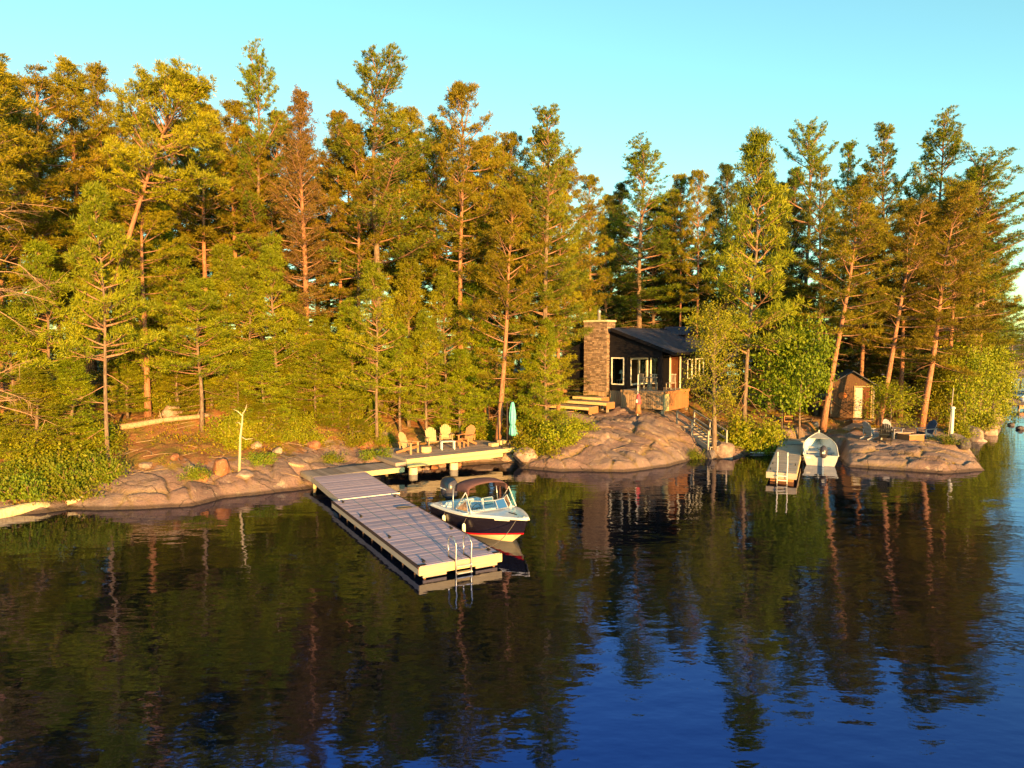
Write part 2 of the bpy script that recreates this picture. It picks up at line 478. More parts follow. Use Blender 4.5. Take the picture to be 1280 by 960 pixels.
def terrain_mat():
    m, n, b = new_mat('granite_and_forest_floor')
    geo = N(n, 'ShaderNodeNewGeometry')
    v = mapping(n)
    at = N(n, 'ShaderNodeAttribute', attribute_name='rock')
    ck = N(n, 'ShaderNodeAttribute', attribute_name='crack')
    f1 = noise(n, v, 0.55, 6, 0.6)
    f2 = noise(n, v, 3.5, 8, 0.7)
    base = ramp(n, f1, [(0.22, 0.140, 0.135), (0.33, 0.205, 0.180), (0.42, 0.28, 0.225)], [0.32, 0.5, 0.68])
    rock = mixc(n, math_n(n, 'MULTIPLY', f2, 0.75), base, (0.105, 0.078, 0.082))
    f3 = noise(n, v, 1.6, 7, 0.72)
    lich = ramp(n, f3, [(0, 0, 0), (1, 1, 1)], [0.58, 0.66])
    rock = mixc(n, math_n(n, 'MULTIPLY', lich, 0.7), rock, (0.52, 0.43, 0.34))
    f6 = noise(n, v, 14, 5, 0.7)
    dark = ramp(n, f6, [(1, 1, 1), (0, 0, 0)], [0.36, 0.46])
    rock = mixc(n, math_n(n, 'MULTIPLY', dark, 0.5), rock, (0.075, 0.055, 0.055))
    gz_ = ramp(n, noise(n, v, 0.35, 3), [(0, 0, 0), (1, 1, 1)], [0.44, 0.60])
    rock = mixc(n, math_n(n, 'MULTIPLY', gz_, 0.4), rock, (0.20, 0.175, 0.185))
    vo = N(n, 'ShaderNodeTexVoronoi', feature='DISTANCE_TO_EDGE')
    vm = N(n, 'ShaderNodeVectorMath', operation='ADD')
    nz = N(n, 'ShaderNodeTexNoise'); nz.inputs['Scale'].default_value = 1.2; nz.inputs['Detail'].default_value = 5
    n.links.new(v, nz.inputs['Vector'])
    n.links.new(v, vm.inputs[0]); n.links.new(nz.outputs['Color'], vm.inputs[1])
    vr = N(n, 'ShaderNodeMapping'); vr.inputs['Rotation'].default_value = (0, 0, R(-52)); vr.inputs['Scale'].default_value = (0.55, 1.3, 0.8)
    n.links.new(vm.outputs[0], vr.inputs[0]); n.links.new(vr.outputs[0], vo.inputs['Vector'])
    vo.inputs['Scale'].default_value = 0.62
    line = ramp(n, vo.outputs['Distance'], [(1, 1, 1), (0, 0, 0)], [0.004, 0.016])
    line = math_n(n, 'MULTIPLY', line, ramp(n, noise(n, v, 0.8, 2), [(0, 0, 0), (1, 1, 1)], [0.45, 0.55]))
    rock = mixc(n, math_n(n, 'MULTIPLY', line, 0.7), rock, (0.04, 0.03, 0.028))
    moss = mixc(n, noise(n, v, 8, 4), (0.14, 0.13, 0.015), (0.26, 0.15, 0.03))
    rock = mixc(n, math_n(n, 'MULTIPLY', ck.outputs['Fac'], 0.55), rock, moss)
    f4 = noise(n, v, 1.1, 5, 0.6)
    duff = ramp(n, f4, [(0.22, 0.085, 0.035), (0.37, 0.175, 0.075), (0.26, 0.19, 0.04), (0.17, 0.16, 0.02)], [0.3, 0.48, 0.58, 0.72])
    f5 = noise(n, v, 22, 4, 0.7)
    duff = mixc(n, math_n(n, 'MULTIPLY', f5, 0.8), duff, (0.12, 0.06, 0.03))
    mask = math_n(n, 'ADD', at.outputs['Fac'], math_n(n, 'MULTIPLY', math_n(n, 'SUBTRACT', f3, 0.5), 1.2))
    mask = ramp(n, mask, [(0, 0, 0), (1, 1, 1)], [0.42, 0.56])
    col = mixc(n, mask, duff, rock)
    sx = N(n, 'ShaderNodeSeparateXYZ')
    n.links.new(geo.outputs['Position'], sx.inputs[0])
    zz = math_n(n, 'ADD', sx.outputs[2], math_n(n, 'MULTIPLY', f2, 0.10))
    wet = ramp(n, zz, [(1, 1, 1), (0, 0, 0)], [0.13, 0.20])
    col = mixc(n, math_n(n, 'MULTIPLY', wet, 0.75), col, (0.035, 0.025, 0.022))
    n.links.new(col, b.inputs['Base Color'])
    b.inputs['Roughness'].default_value = 0.85
    b.inputs['Specular IOR Level'].default_value = 0.25
    hh = math_n(n, 'SUBTRACT', math_n(n, 'ADD', f2, math_n(n, 'MULTIPLY', f6, 0.5)), math_n(n, 'MULTIPLY', math_n(n, 'MULTIPLY', line, mask), 0.4))
    bump(n, b, hh, 1.0, 0.10)
    return m
M['terrain'] = terrain_mat()

# ------------------------------------------------------------------ numpy value noise
_perm = rng.random((256, 256))
def vnoise(x, y):
    xi = np.floor(x).astype(int); yi = np.floor(y).astype(int)
    fx = x - xi; fy = y - yi
    fx = fx * fx * (3 - 2 * fx); fy = fy * fy * (3 - 2 * fy)
    g = lambda a, b: _perm[a % 256, b % 256]
    return (g(xi, yi) * (1 - fx) + g(xi + 1, yi) * fx) * (1 - fy) + (g(xi, yi + 1) * (1 - fx) + g(xi + 1, yi + 1) * fx) * fy
def fbm(x, y, o=4):
    s = 0; a = 0.5
    for i in range(o):
        s = s + a * vnoise(x * 2 ** i + 17.3 * i, y * 2 ** i + 5.7 * i); a *= 0.5
    return s

# ------------------------------------------------------------------ terrain
SHORE_PX = [(0, 648), (90, 637), (165, 637), (240, 633), (280, 622), (395, 611)]
SH = [(-60, 14), (-34, 20)] + [tuple(at_z(x, y, 0)[:2]) for x, y in SHORE_PX] + \
     [(-7.6, 33.4), (-5.4, 34.6), (-1.64, 36.2), (0.1, 36.5), (0.4, 34.9), (2.38, 34.2), (5.53, 34.0), (7.9, 35.4), (9.3, 36.9), (10.2, 37.9), (11.1, 37.5), (12.4, 37.95),
      (13.2, 39.3), (15.0, 39.9), (16.5, 39.0), (17.0, 36.6), (17.2, 35.3), (18.6, 34.85), (21.06, 33.6), (23.57, 34.4), (24.8, 36.7), (26.1, 39.9), (29.5, 44.3), (33.0, 47.7),
      (36.5, 52.5), (39.5, 58.0), (42.0, 63.0), (47.5, 66.5), (53.0, 72.0), (57, 80), (52, 92), (40, 104), (10, 112), (-40, 110), (-80, 90), (-90, 40)]
SHa = np.array(SH)
def shore_dist(X, Y):
    """signed distance inland from the shoreline (positive on land)"""
    X = np.asarray(X, float); Y = np.asarray(Y, float)
    A = SHa; B = np.roll(SHa, -1, 0)
    best = np.full(X.shape, 1e9); inside = np.zeros(X.shape, bool)
    for (ax, ay), (bx_, by_) in zip(A, B):
        dx, dy = bx_ - ax, by_ - ay
        t = np.clip(((X - ax) * dx + (Y - ay) * dy) / (dx * dx + dy * dy), 0, 1)
        d = np.hypot(X - ax - t * dx, Y - ay - t * dy)
        best = np.minimum(best, d)
        cr = (ay > Y) != (by_ > Y)
        with np.errstate(divide='ignore', invalid='ignore'):
            xx = (bx_ - ax) * (Y - ay) / (by_ - ay) + ax
        inside ^= cr & (X < xx)
    return np.where(inside, best, -best)

PROF = [  # x centre, [(s, z)...]
    (-30, [(0, 0.0), (0.6, 0.4), (3, 1.2), (7, 2.6), (14, 4.2), (40, 5.0)]),
    (-10, [(0, 0.0), (0.5, 0.40), (2.2, 1.05), (4, 1.7), (7, 2.8), (14, 4.2), (40, 5.0)]),
    (-6.5, [(0, 0.0), (0.6, 0.45), (2.5, 0.75), (4.5, 1.5), (8, 2.7), (14, 4.0), (40, 4.8)]),
    (-1.2, [(0, 0.0), (0.5, 0.35), (2.5, 0.62), (4.0, 0.95), (7, 1.9), (14, 3.2), (40, 4.0)]),
    (1.0, [(0, 0.0), (0.5, 0.35), (3.0, 1.10), (6, 1.9), (9, 2.35), (14, 2.6), (40, 3.6)]),
    (5.5, [(0, 0.0), (0.35, 0.42), (1.6, 0.95), (4.0, 1.62), (7.5, 2.25), (9.5, 2.4), (14, 2.6), (40, 3.6)]),
    (8.8, [(0, 0.0), (0.4, 0.55), (1.5, 1.25), (3.5, 1.95), (6.0, 2.35), (9, 2.4), (14, 2.6), (40, 3.4)]),
    (11.8, [(0, 0.0), (0.6, 0.35), (2.0, 0.75), (5, 1.5), (9, 2.2), (14, 2.4), (40, 3.2)]),
    (14.8, [(0, 0.0), (0.5, 0.3), (2.0, 0.65), (6, 1.05), (12, 1.5), (40, 3.0)]),
    (19.5, [(0, 0.0), (0.4, 0.42), (1.2, 0.70), (3.0, 0.95), (6, 1.10), (13, 1.25), (40, 3.0)]),
    (27, [(0, 0.0), (0.5, 0.35), (2.5, 0.8), (8, 1.3), (40, 3.0)]),
]
PX = np.array([p[0] for p in PROF])
def worley(x, y, ka, kt, kb, sharp=15.0):
    """F1, F2 and a block offset (random step and tilt per cell) softly blended across cell borders"""
    xi = np.floor(x).astype(int); yi = np.floor(y).astype(int)
    F1 = np.full(x.shape, 9.0); F2 = np.full(x.shape, 9.0)
    acc = np.zeros(x.shape); ws = np.full(x.shape, 1e-12)
    for i in (-1, 0, 1):
        for j in (-1, 0, 1):
            ci, cj = xi + i, yi + j
            px_ = ci + 0.12 + 0.76 * _perm[ci % 256, cj % 256]; py_ = cj + 0.12 + 0.76 * _perm[(ci + 91) % 256, (cj + 37) % 256]
            dx, dy = x - px_, y - py_
            d = np.hypot(dx, dy)
            n = d < F1
            F2 = np.where(n, F1, np.minimum(F2, d)); F1 = np.where(n, d, F1)
            off = (_perm[(ci + 17) % 256, (cj + 5) % 256] - 0.5) * ka + dx * (_perm[(ci + 53) % 256, (cj + 11) % 256] - 0.5) * kt + dy * (_perm[(ci + 129) % 256, (cj + 77) % 256] - 0.5) * kb
            w_ = np.exp(-sharp * d)
            acc += off * w_; ws += w_
    return F1, F2, acc / ws
PADS = [(-3.43, 36.33, R(34.6), 3.4, 2.0, 0.55, 0.7, 'max'), (-7.33, 31.93, R(33.9), 2.3, 0.9, 0.25, 0.5, 'max'),
        (9.45, 48.87, R(-38), 4.2, 5.2, 2.4, 1.5, 'max'), (3.3, 44.5, R(-38), 2.5, 2.1, 1.95, 0.5, 'max'),
        (23.26, 49.0, R(-20), 1.8, 2.0, 1.08, 1.0, 'set'), (20.1, 43.4, R(49), 4.4, 0.8, 0.72, 0.8, 'max'),
        (21.9, 39.4, 0.0, 2.8, 1.1, 0.93, 0.8, 'set'), (15.36, 38.23, R(-24.3), 1.0, 2.4, 0.22, 0.6, 'max'),
        (16.9, 37.9, R(-22.4), 0.95, 2.3, 0.0, 0.5, 'max'), (16.1, 41.4, 0.0, 1.7, 0.7, 0.33, 0.5, 'max')]
def height(X, Y, fine=True):
    X = np.asarray(X, float); Y = np.asarray(Y, float)
    wob = (fbm(X * 0.55 + 40, Y * 0.55 + 11, 3) - 0.44) * 1.3
    s0 = shore_dist(X, Y)
    s = s0 + wob * np.clip(np.abs(s0) * 0.5 + 0.35, 0, 1)
    zs = np.stack([np.interp(s, [-12, -2, 0] + [a for a, _ in p[1][1:]], [-3.0, -1.1, 0] + [c for _, c in p[1][1:]]) for p in PROF])
    xi = np.clip(np.interp(X, PX, np.arange(len(PX))), 0, len(PX) - 1.001)
    i0 = xi.astype(int); fx = xi - i0; fx = fx * fx * (3 - 2 * fx)
    z = np.take_along_axis(zs, i0[None], 0)[0] * (1 - fx) + np.take_along_axis(zs, i0[None] + 1, 0)[0] * fx
    rough = np.clip(s / 1.0, 0.12, 1)
    z = z + (fbm(X * 0.4, Y * 0.4, 4) - 0.47) * 0.7 * rough * np.clip(s / 4, 0.35, 1.6)
    # cut and level the ground under built things: centre, turn, half sizes, z, softness, mode
    for (cx, cy, rot, hx, hy, zz, k, mode) in PADS:
        c_, s_ = math.cos(rot), math.sin(rot)
        lx = np.abs((X - cx) * c_ + (Y - cy) * s_); ly = np.abs(-(X - cx) * s_ + (Y - cy) * c_)
        d = np.maximum(np.maximum(lx - hx, ly - hy), 0)
        wgt = np.clip(1 - d / k, 0, 1); wgt = wgt * wgt * (3 - 2 * wgt)
        z = z * (1 - wgt) + (np.minimum(z, zz) if mode == 'max' else zz) * wgt
    crack = np.zeros_like(z)
    if fine:
        rk = rockmask(X, Y, s)
        # fractured granite: tilted blocks in two sizes, drawn out along the foliation
        wa = (fbm(X * 0.5 + 3, Y * 0.5, 3) - 0.5) * 1.2
        wb = (fbm(X * 0.5 + 9, Y * 0.5 + 5, 3) - 0.5) * 1.2
        a = X * 0.62 + Y * 0.78 + wa
        b = X * 0.80 - Y * 0.60 + wb
        f1, f2, blk = worley(a / 1.05, b / 2.3, 0.24, 0.34, 0.42, 22.0)
        e1 = np.clip(1 - (f2 - f1) / 0.12, 0, 1)
        f1, f2, blk2 = worley(a / 0.55 + 40, b / 1.15 + 40, 0.10, 0.12, 0.12, 9.0)
        e2 = np.clip(1 - (f2 - f1) / 0.16, 0, 1) * np.clip((vnoise(X * 0.8 + 31, Y * 0.8 + 8) - 0.4) * 6, 0, 1)
        blk = blk + blk2
        crack = np.clip(np.maximum(e1 * (vnoise(X * 0.6 + 70, Y * 0.6) > 0.30), e2 * 0.45), 0, 1) * rk
        edge = np.clip(s / 0.5, 0.25, 1)
        padw = np.clip((44.5 - Y) / 2.5, 0.15, 1) * np.where((X > 18.5) & (Y > 37.8), 0.25, 1)
        amp = rk * edge * padw
        z = z + blk * amp - e1 * 0.15 * amp - e2 * 0.04 * amp
        z = z + (fbm(X * 3.1, Y * 3.1, 3) - 0.44) * 0.09 * amp
        z = z + (fbm(X * 2.3 + 9, Y * 2.3, 3) - 0.44) * 0.20 * (1 - rk) * np.clip(s, 0, 1)
    return z, s, crack
def rockmask(X, Y, s):
    r = np.clip(1.3 - s / 3.2, 0, 1) * (X < -7.4)
    r = np.where((X >= -7.4) & (X < 0.3), np.clip(1.4 - s / 2.4, 0, 1), r)
    dome = np.clip(1.25 - np.maximum(np.abs(X - 5.9) / 5.4, (s - 1) / 8.5), 0, 0.25) * 4
    dome = dome * (X + 0.9 > (Y - 34.2) * 0.52)
    r = np.maximum(r, dome)
    r = np.where((X > 11) & (X <= 15.6), np.clip(0.9 - s / 1.6, 0, 1), r)
    rr = np.clip(1.5 - np.maximum(0, s - 1.5) / 3.0, 0, 1)
    r = np.where((X > 15.6) & (X < 28), np.maximum(r, rr), r)
    r = np.where(X >= 28, np.clip(1.1 - s / 1.6, 0, 1), r)
    return np.clip(r, 0, 1)
def gz(x, y):
    return float(height(np.array([x]), np.array([y]))[0][0])

def grid_lines(segs):
    out = []
    for a, b, st in segs:
        out += list(np.arange(a, b - 1e-6, st))
    return np.array(out + [segs[-1][1]])
gx = grid_lines([(-120, -40, 4), (-40, -24, 0.8), (-24, 30, 0.072), (30, 60, 0.6), (60, 80, 4)])
gy = grid_lines([(5, 21, 1.6), (21, 24, 0.5), (24, 45, 0.072), (45, 60, 0.4), (60, 120, 2.0)])
GX, GY = np.meshgrid(gx, gy)
Zt, St, Ct = height(GX.ravel(), GY.ravel())
Rt = rockmask(GX.ravel(), GY.ravel(), St)
nx, ny = len(gx), len(gy)
idx = np.arange(nx * ny).reshape(ny, nx)
quads = np.stack([idx[:-1, :-1], idx[:-1, 1:], idx[1:, 1:], idx[1:, :-1]], -1).reshape(-1, 4)
keep = (St[quads].max(1) > -5)
quads = quads[keep]
used = np.unique(quads)
remap = -np.ones(nx * ny, int); remap[used] = np.arange(len(used))
def fast_mesh(name, V, F, mat, attrs=None, smooth=False):
    me = bpy.data.meshes.new(name)
    k = F.shape[1]
    me.vertices.add(len(V)); me.vertices.foreach_set('co', np.ascontiguousarray(V, np.float32).ravel())
    me.loops.add(F.size); me.loops.foreach_set('vertex_index', np.ascontiguousarray(F, np.int32).ravel())
    me.polygons.add(len(F)); me.polygons.foreach_set('loop_start', np.arange(0, F.size, k, dtype=np.int32))
    me.update(calc_edges=True)
    me.polygons.foreach_set('use_smooth', np.full(len(F), smooth))
    for nme, arr in (attrs or {}).items():
        a = me.attributes.new(nme, 'FLOAT', 'POINT'); a.data.foreach_set('value', np.ascontiguousarray(arr, np.float32))
    if mat: me.materials.append(mat)
    return me
V = np.stack([GX.ravel(), GY.ravel(), Zt], -1)[used]
terr = link_mesh('shore_terrain', fast_mesh('shore_terrain', V, remap[quads], M['terrain'], {'rock': Rt[used], 'crack': Ct[used]}, True))
tag(terr, 'pink granite shore and pine needle forest floor rising from the lake', 'terrain', kind='structure')

mb = MB()
mb.add([(-2500, -600, 0), (2500, -600, 0), (2500, 4000, 0), (-2500, 4000, 0)], [(0, 1, 2, 3)])
tag(mb.build('lake_water', M['water']), 'calm dark blue lake reflecting the pines', 'water', kind='structure')
mb = MB()
mb.add([(-2500, -600, -3.2), (2500, -600, -3.2), (2500, 4000, -3.2), (-2500, 4000, -3.2)], [(0, 1, 2, 3)])
tag(mb.build('lake_bed', M['boulder_dark']), 'dark lake bed under the water', 'ground', kind='structure')

# far shore across the bay on the right
fx_ = np.linspace(60, 330, 60); fy_ = np.linspace(118, 300, 40)
FX, FY = np.meshgrid(fx_, fy_)
line = 133 + 0.10 * (FX - 90) + 6 * np.sin(FX * 0.06)
fs_ = np.minimum(FY - line, (FX - 66) * 0.8)
FZ = np.interp(fs_, [-20, 0, 2, 12, 60, 160], [-3, 0, 0.8, 2.5, 6, 7]) + (fbm(FX * 0.1, FY * 0.1) - 0.45) * 2 * np.clip(fs_ / 4, 0, 1)
i2 = np.arange(FX.size).reshape(FX.shape)
fq = np.stack([i2[:-1, :-1], i2[:-1, 1:], i2[1:, 1:], i2[1:, :-1]], -1).reshape(-1, 4)
fo = link_mesh('far_shore', fast_mesh('far_shore', np.stack([FX.ravel(), FY.ravel(), FZ.ravel()], -1), fq, M['terrain'], {'rock': np.clip(1 - fs_.ravel() / 4, 0, 1), 'crack': np.zeros(FX.size)}, True))
tag(fo, 'wooded far shore across the bay', 'terrain', kind='structure')
def far_z(x, y):
    ln = 133 + 0.10 * (x - 90) + 6 * math.sin(x * 0.06)
    return float(np.interp(min(y - ln, (x - 66) * 0.8), [-20, 0, 2, 12, 60, 160], [-3, 0, 0.8, 2.5, 6, 7]))

# ------------------------------------------------------------------ vegetation builders
def unit(a):
    return a / np.maximum(np.linalg.norm(a, axis=-1, keepdims=True), 1e-9)

def tufts(P, D, g, nb=12, L=0.24, wd=0.04, bias=0.8, tint=None):
    """needle tufts: nb narrow triangles radiating from each point"""
    n = len(P)
    d = unit(D[:, None, :] * bias + g.normal(size=(n, nb, 3)))
    ln = L * g.uniform(0.65, 1.15, (n, nb, 1))
    side = unit(np.cross(d, g.normal(size=(n, nb, 3)))) * (wd * 0.5) * g.uniform(0.7, 1.3, (n, nb, 1))
    c = P[:, None, :] + d * 0.02
    m = c + d * ln * 0.45
    V = np.stack([m - side, m + side, c + d * ln], 2)
    V2 = np.stack([c, m + side, m - side], 2)
    k = n * nb
    allv = np.concatenate([V.reshape(-1, 3), V2[:, ::2].reshape(-1, 3)])
    f = np.concatenate([np.arange(k * 3).reshape(-1, 3), k * 3 + np.arange(V2[:, ::2].size // 3).reshape(-1, 3)])
    t = g.random(n) if tint is None else tint
    ta = np.repeat(t, nb * 3)
    tb = np.repeat(t, (V2[:, ::2].size // 3) // n)
    return allv, f, np.concatenate([ta, tb])

def leaves(P, g, size=0.12, tint=None, droop=0.3):
    n = len(P)
    d = unit(g.normal(size=(n, 3)) + np.array([0, 0, -droop]))
    s = unit(np.cross(d, g.normal(size=(n, 3))))
    L = size * g.uniform(0.4, 1.35, (n, 1))
    nrm = np.cross(d, s)
    V = np.stack([P, P + d * L * 0.5 + s * L * 0.36 + nrm * L * 0.06, P + d * L, P + d * L * 0.5 - s * L * 0.36 + nrm * L * 0.06], 1).reshape(-1, 3)
    F = np.arange(n * 4).reshape(-1, 4)
    t = g.random(n) if tint is None else tint
    return V, F, np.repeat(t, 4)

def bpath(p, az, el, ln, up=0.25, n=5, g=None, wob=0.05):
    pts = [Vector(p)]
    d = Vector((math.cos(az) * math.cos(el), math.sin(az) * math.cos(el), math.sin(el)))
    for i in range(n - 1):
        d = (d + Vector((g.normal() * wob, g.normal() * wob, up / (n - 1) + g.normal() * wob * 0.6))).normalized()
        pts.append(pts[-1] + d * (ln / (n - 1)))
    return pts

def along(pts, t):
    n = len(pts) - 1
    i = min(int(t * n), n - 1)
    return pts[i].lerp(pts[i + 1], t * n - i), (pts[i + 1] - pts[i]).normalized()

def trunk_path(h, g, lean=0.0, sway=0.15, n=9):
    ph = g.uniform(0, 6.28)
    return [Vector((lean * h * (i / (n - 1)) + sway * math.sin(i * 0.9 + ph) * (i / (n - 1)), sway * math.cos(i * 0.8 + ph) * (i / (n - 1)), h * i / (n - 1))) for i in range(n)]

def conifer(seed, h=20, r=0.2, cs=0.4, W=2.6, kind='red', whorl=0.55, nbr=4, dead=14, dens=1.0, gap=0.0, deadlen=1.7, deadaz=None):
    """returns (trunk mesh data, branch MB, tuft positions, tuft dirs)"""
    g = np.random.default_rng(seed)
    tp = trunk_path(h, g)
    trunk = MB()
    rad = [r * (1.25 if i == 0 else 1.0) * (1 - 0.93 * (i / 8) ** 1.15) + 0.012 for i in range(9)]
    trunk.tube(tp, rad, 9)
    br = MB()
    P = []; D = []
    z = cs * h
    az0 = g.uniform(0, 6.28)
    while z < h * 0.985:
        t = (z - cs * h) / (h - cs * h)
        for k in range(nbr + (1 if g.random() < 0.4 else 0)):
            if g.random() < gap: continue
            az = az0 + k * 6.283 / nbr + g.normal() * 0.35
            if kind == 'red':
                pr = (1 - t ** 2.2) ** 0.75 * (0.62 + 0.38 * min(1, t * 3.5)) + 0.10
                el = R(-8 + 60 * t + g.normal() * 10); up = 0.35
                ln = W * pr * g.uniform(0.6, 1.12)
            elif kind == 'white':
                pr = (1 - t) ** 0.62 * (0.70 + 0.30 * min(1, t * 4)) + 0.16
                el = R(0 + 62 * t ** 1.5 + g.normal() * 8); up = 0.40
                ln = W * pr * (g.uniform(0.55, 1.05) if g.random() < 0.8 else g.uniform(1.1, 1.4))
            else:
                pr = (1 - t) ** 0.85 + 0.06
                el = R(2 + 38 * t + g.normal() * 7); up = 0.30
                ln = W * pr * g.uniform(0.7, 1.12)
            p0, _ = along(tp, z / h)
            pts = bpath(p0 + Vector((0, 0, g.normal() * 0.12)), az, el, ln, up, 5, g)
            rb = 0.024 + 0.022 * ln / 2
            br.tube(pts, [rb, rb * 0.8, rb * 0.6, rb * 0.4, 0.006], 4, False)
            side = Vector((-math.sin(az), math.cos(az), 0))
            nt_ = max(4, int({'white': 5.2, 'red': 3.4, 'young': 4.0}[kind] * ln * dens))
            a0 = {'white': 0.24, 'red': 0.36, 'young': 0.22}[kind]
            for q in range(nt_):
                tt = a0 + (1 - a0) * (q + g.random()) / nt_
                pp, dd = along(pts, min(tt, 0.999))
                sgn = 1 if q % 2 else -1
                tl = (0.25 + 0.55 * g.random()) * (0.35 + 0.32 * ln) * (1.2 - 0.6 * tt)
                td = (dd * 0.75 + side * sgn * g.uniform(0.5, 1.1) + Vector((0, 0, g.uniform(-0.05, 0.45 if kind != 'white' else 0.3)))).normalized()
                e = pp + td * tl
                br.tube([pp, pp.lerp(e, 0.5) + Vector((0, 0, -0.02)), e], [0.014, 0.011, 0.006], 3, False)
                m = {'red': 6, 'white': 6, 'young': 6}[kind]
                for j in range(m):
                    if kind == 'white':
                        u = 0.35 + 0.70 * (j + g.random()) / m; jx, jz = 0.11, 0.045
                    else:
                        u = 0.78 + 0.30 * g.random(); jx, jz = (0.13, 0.08) if kind == 'red' else (0.12, 0.06)
                    c = pp.lerp(e, u)
                    P.append((c.x + g.normal() * jx, c.y + g.normal() * jx, c.z + g.normal() * jz))
                    D.append(td * 0.6 + Vector((0, 0, 0.65)) if kind != 'white' else (dd * 0.9 + td * 0.4 + Vector((0, 0, 0.35))) * (1 + 1.2 * t))
            e = pts[-1]
            for j in range(3):
                P.append((e.x + g.normal() * 0.08, e.y + g.normal() * 0.08, e.z + g.normal() * 0.06)); D.append((pts[-1] - pts[-2]).normalized() + Vector((0, 0, 0.4)))
        z += whorl * g.uniform(0.75, 1.25) * (0.75 + 0.35 * (1 - t))
        az0 += 0.9
    for j in range(12):
        c, dd = along(tp, 0.965 + 0.035 * j / 12)
        P.append(tuple(c + Vector((g.normal() * 0.09, g.normal() * 0.09, 0.05)))); D.append(Vector((0, 0, 1)))
    # bare dead limbs under the live crown
    for j in range(dead):
        zz = h * g.uniform(0.12, cs + 0.08)
        p0, _ = along(tp, zz / h)
        az = g.uniform(0, 6.28) if deadaz is None else g.normal() * deadaz
        ln = g.uniform(0.4 if deadaz is None else 1.6, deadlen)
        pts = bpath(p0, az, R(g.uniform(-20, 15)), ln, -0.25, 5, g, 0.09 if deadlen < 2 else 0.20)
        br.tube(pts, [0.022, 0.017, 0.013, 0.009, 0.004] if deadlen < 2 else [0.035, 0.028, 0.02, 0.013, 0.005], 4, False)
        for q in range(3 if deadlen < 2 else 12):
            pp, dd = along(pts, g.uniform(0.4, 0.95))
            dd = (dd + Vector(g.normal(size=3)) * 0.6).normalized()
            br.tube([pp, pp + dd * g.uniform(0.15, 0.5) * (1 if deadlen < 2 else 2)], [0.008 if deadlen < 2 else 0.011, 0.003], 3, False)
    return trunk, br, np.array(P, float), np.array([tuple(q) for q in D], float), g

def wood_mesh(name, trunk, limbs, m1, m2):
    nt1 = len(trunk.f)
    trunk.add(limbs.v, limbs.f)
    me = trunk.mesh(name, m1, True, False)
    me.materials.append(m2)
    idx_ = np.zeros(len(me.polygons), np.int32); idx_[nt1:] = 1
    me.polygons.foreach_set('material_index', idx_)
    return me

class Proto:
    def __init__(s, trunk, branches, crown, h): s.trunk, s.branches, s.crown, s.h = trunk, branches, crown, h

def make_conifer(name, mat, bark, tuft, **kw):
    trunk, br, P, D, g = conifer(**kw)
    # clump-wise tint so whole sprays differ in age
    tn = np.clip(0.5 + 0.55 * (fbm(P[:, 0] * 0.9 + P[:, 2] * 0.3 + 20, P[:, 1] * 0.9 + P[:, 2] * 0.8 + 20, 2) - 0.37) * 2 + g.normal(size=len(P)) * 0.14, 0, 1)
    V, F, T = tufts(P, D, g, tint=tn, **tuft)
    return Proto(wood_mesh(name + '_trunk', trunk, br, M[bark], M['bark_limb' if name == 'limby_pine' else 'twig']), None,
                 fast_mesh(name + '_crown', V, F, M[mat], {'tint': T}), kw['h'])

RED_T = dict(nb=14, L=0.28, wd=0.036, bias=1.0)
WHT_T = dict(nb=11, L=0.25, wd=0.032, bias=0.8)
PR = {}
PR['red'] = [make_conifer('red_pine', 'needle_red', 'bark_red', RED_T, seed=10 + i, h=20, r=0.19, cs=c, W=w_, kind='red', whorl=wh, dens=1.0, gap=gp) for i, (c, w_, wh, gp) in enumerate([(0.40, 3.1, 0.74, 0.10), (0.33, 3.5, 0.80, 0.18), (0.47, 2.8, 0.72, 0.10), (0.28, 3.2, 0.80, 0.16)])]
PR['white'] = [make_conifer('white_pine', 'needle_white', 'bark_grey', WHT_T, seed=30 + i, h=22, r=0.20, cs=c, W=w_, kind='white', whorl=wh, nbr=4, dens=1.0, gap=gp) for i, (c, w_, wh, gp) in enumerate([(0.32, 3.5, 0.86, 0.10), (0.38, 4.1, 0.95, 0.15), (0.28, 3.2, 0.84, 0.12), (0.35, 4.5, 1.0, 0.18)])]
PR['young'] = [make_conifer('young_pine', 'needle_young', 'bark_grey', WHT_T, seed=50 + i, h=10, r=0.09, cs=c, W=w_, kind='young', whorl=0.58, nbr=5, dens=1.0, dead=10, gap=gp) for i, (c, w_, gp) in enumerate([(0.14, 2.0, 0.08), (0.30, 2.4, 0.15), (0.06, 1.8, 0.06), (0.38, 2.3, 0.14)])]
PR['leaning'] = [make_conifer('leaning_pine', 'needle_red', 'bark_red', RED_T, seed=91, h=18, r=0.22, cs=0.66, W=3.6, kind='red', whorl=0.5, nbr=5, dens=1.0, dead=26)]
PR['limby'] = [make_conifer('limby_pine', 'needle_red', 'bark_red', RED_T, seed=95, h=18, r=0.22, cs=0.68, W=3.4, kind='red', whorl=0.6, dens=1.0, dead=30, deadlen=3.6, deadaz=0.9)]
PR['brown'] = [make_conifer('thin_pine', 'needle_brown', 'bark_red', dict(nb=8, L=0.17, wd=0.03, bias=0.6), seed=71, h=20, r=0.20, cs=0.30, W=2.2, kind='white', whorl=0.5, nbr=5, dens=0.9, dead=22)]
PR['dark'] = [make_conifer('back_pine', 'needle_shade_tone', 'bark_grey', RED_T, seed=80 + i, h=18, r=0.18, cs=c, W=w_, kind=k, whorl=0.7, dens=0.85, dead=10) for i, (c, w_, k) in enumerate([(0.25, 2.6, 'red'), (0.10, 2.6, 'young')])]

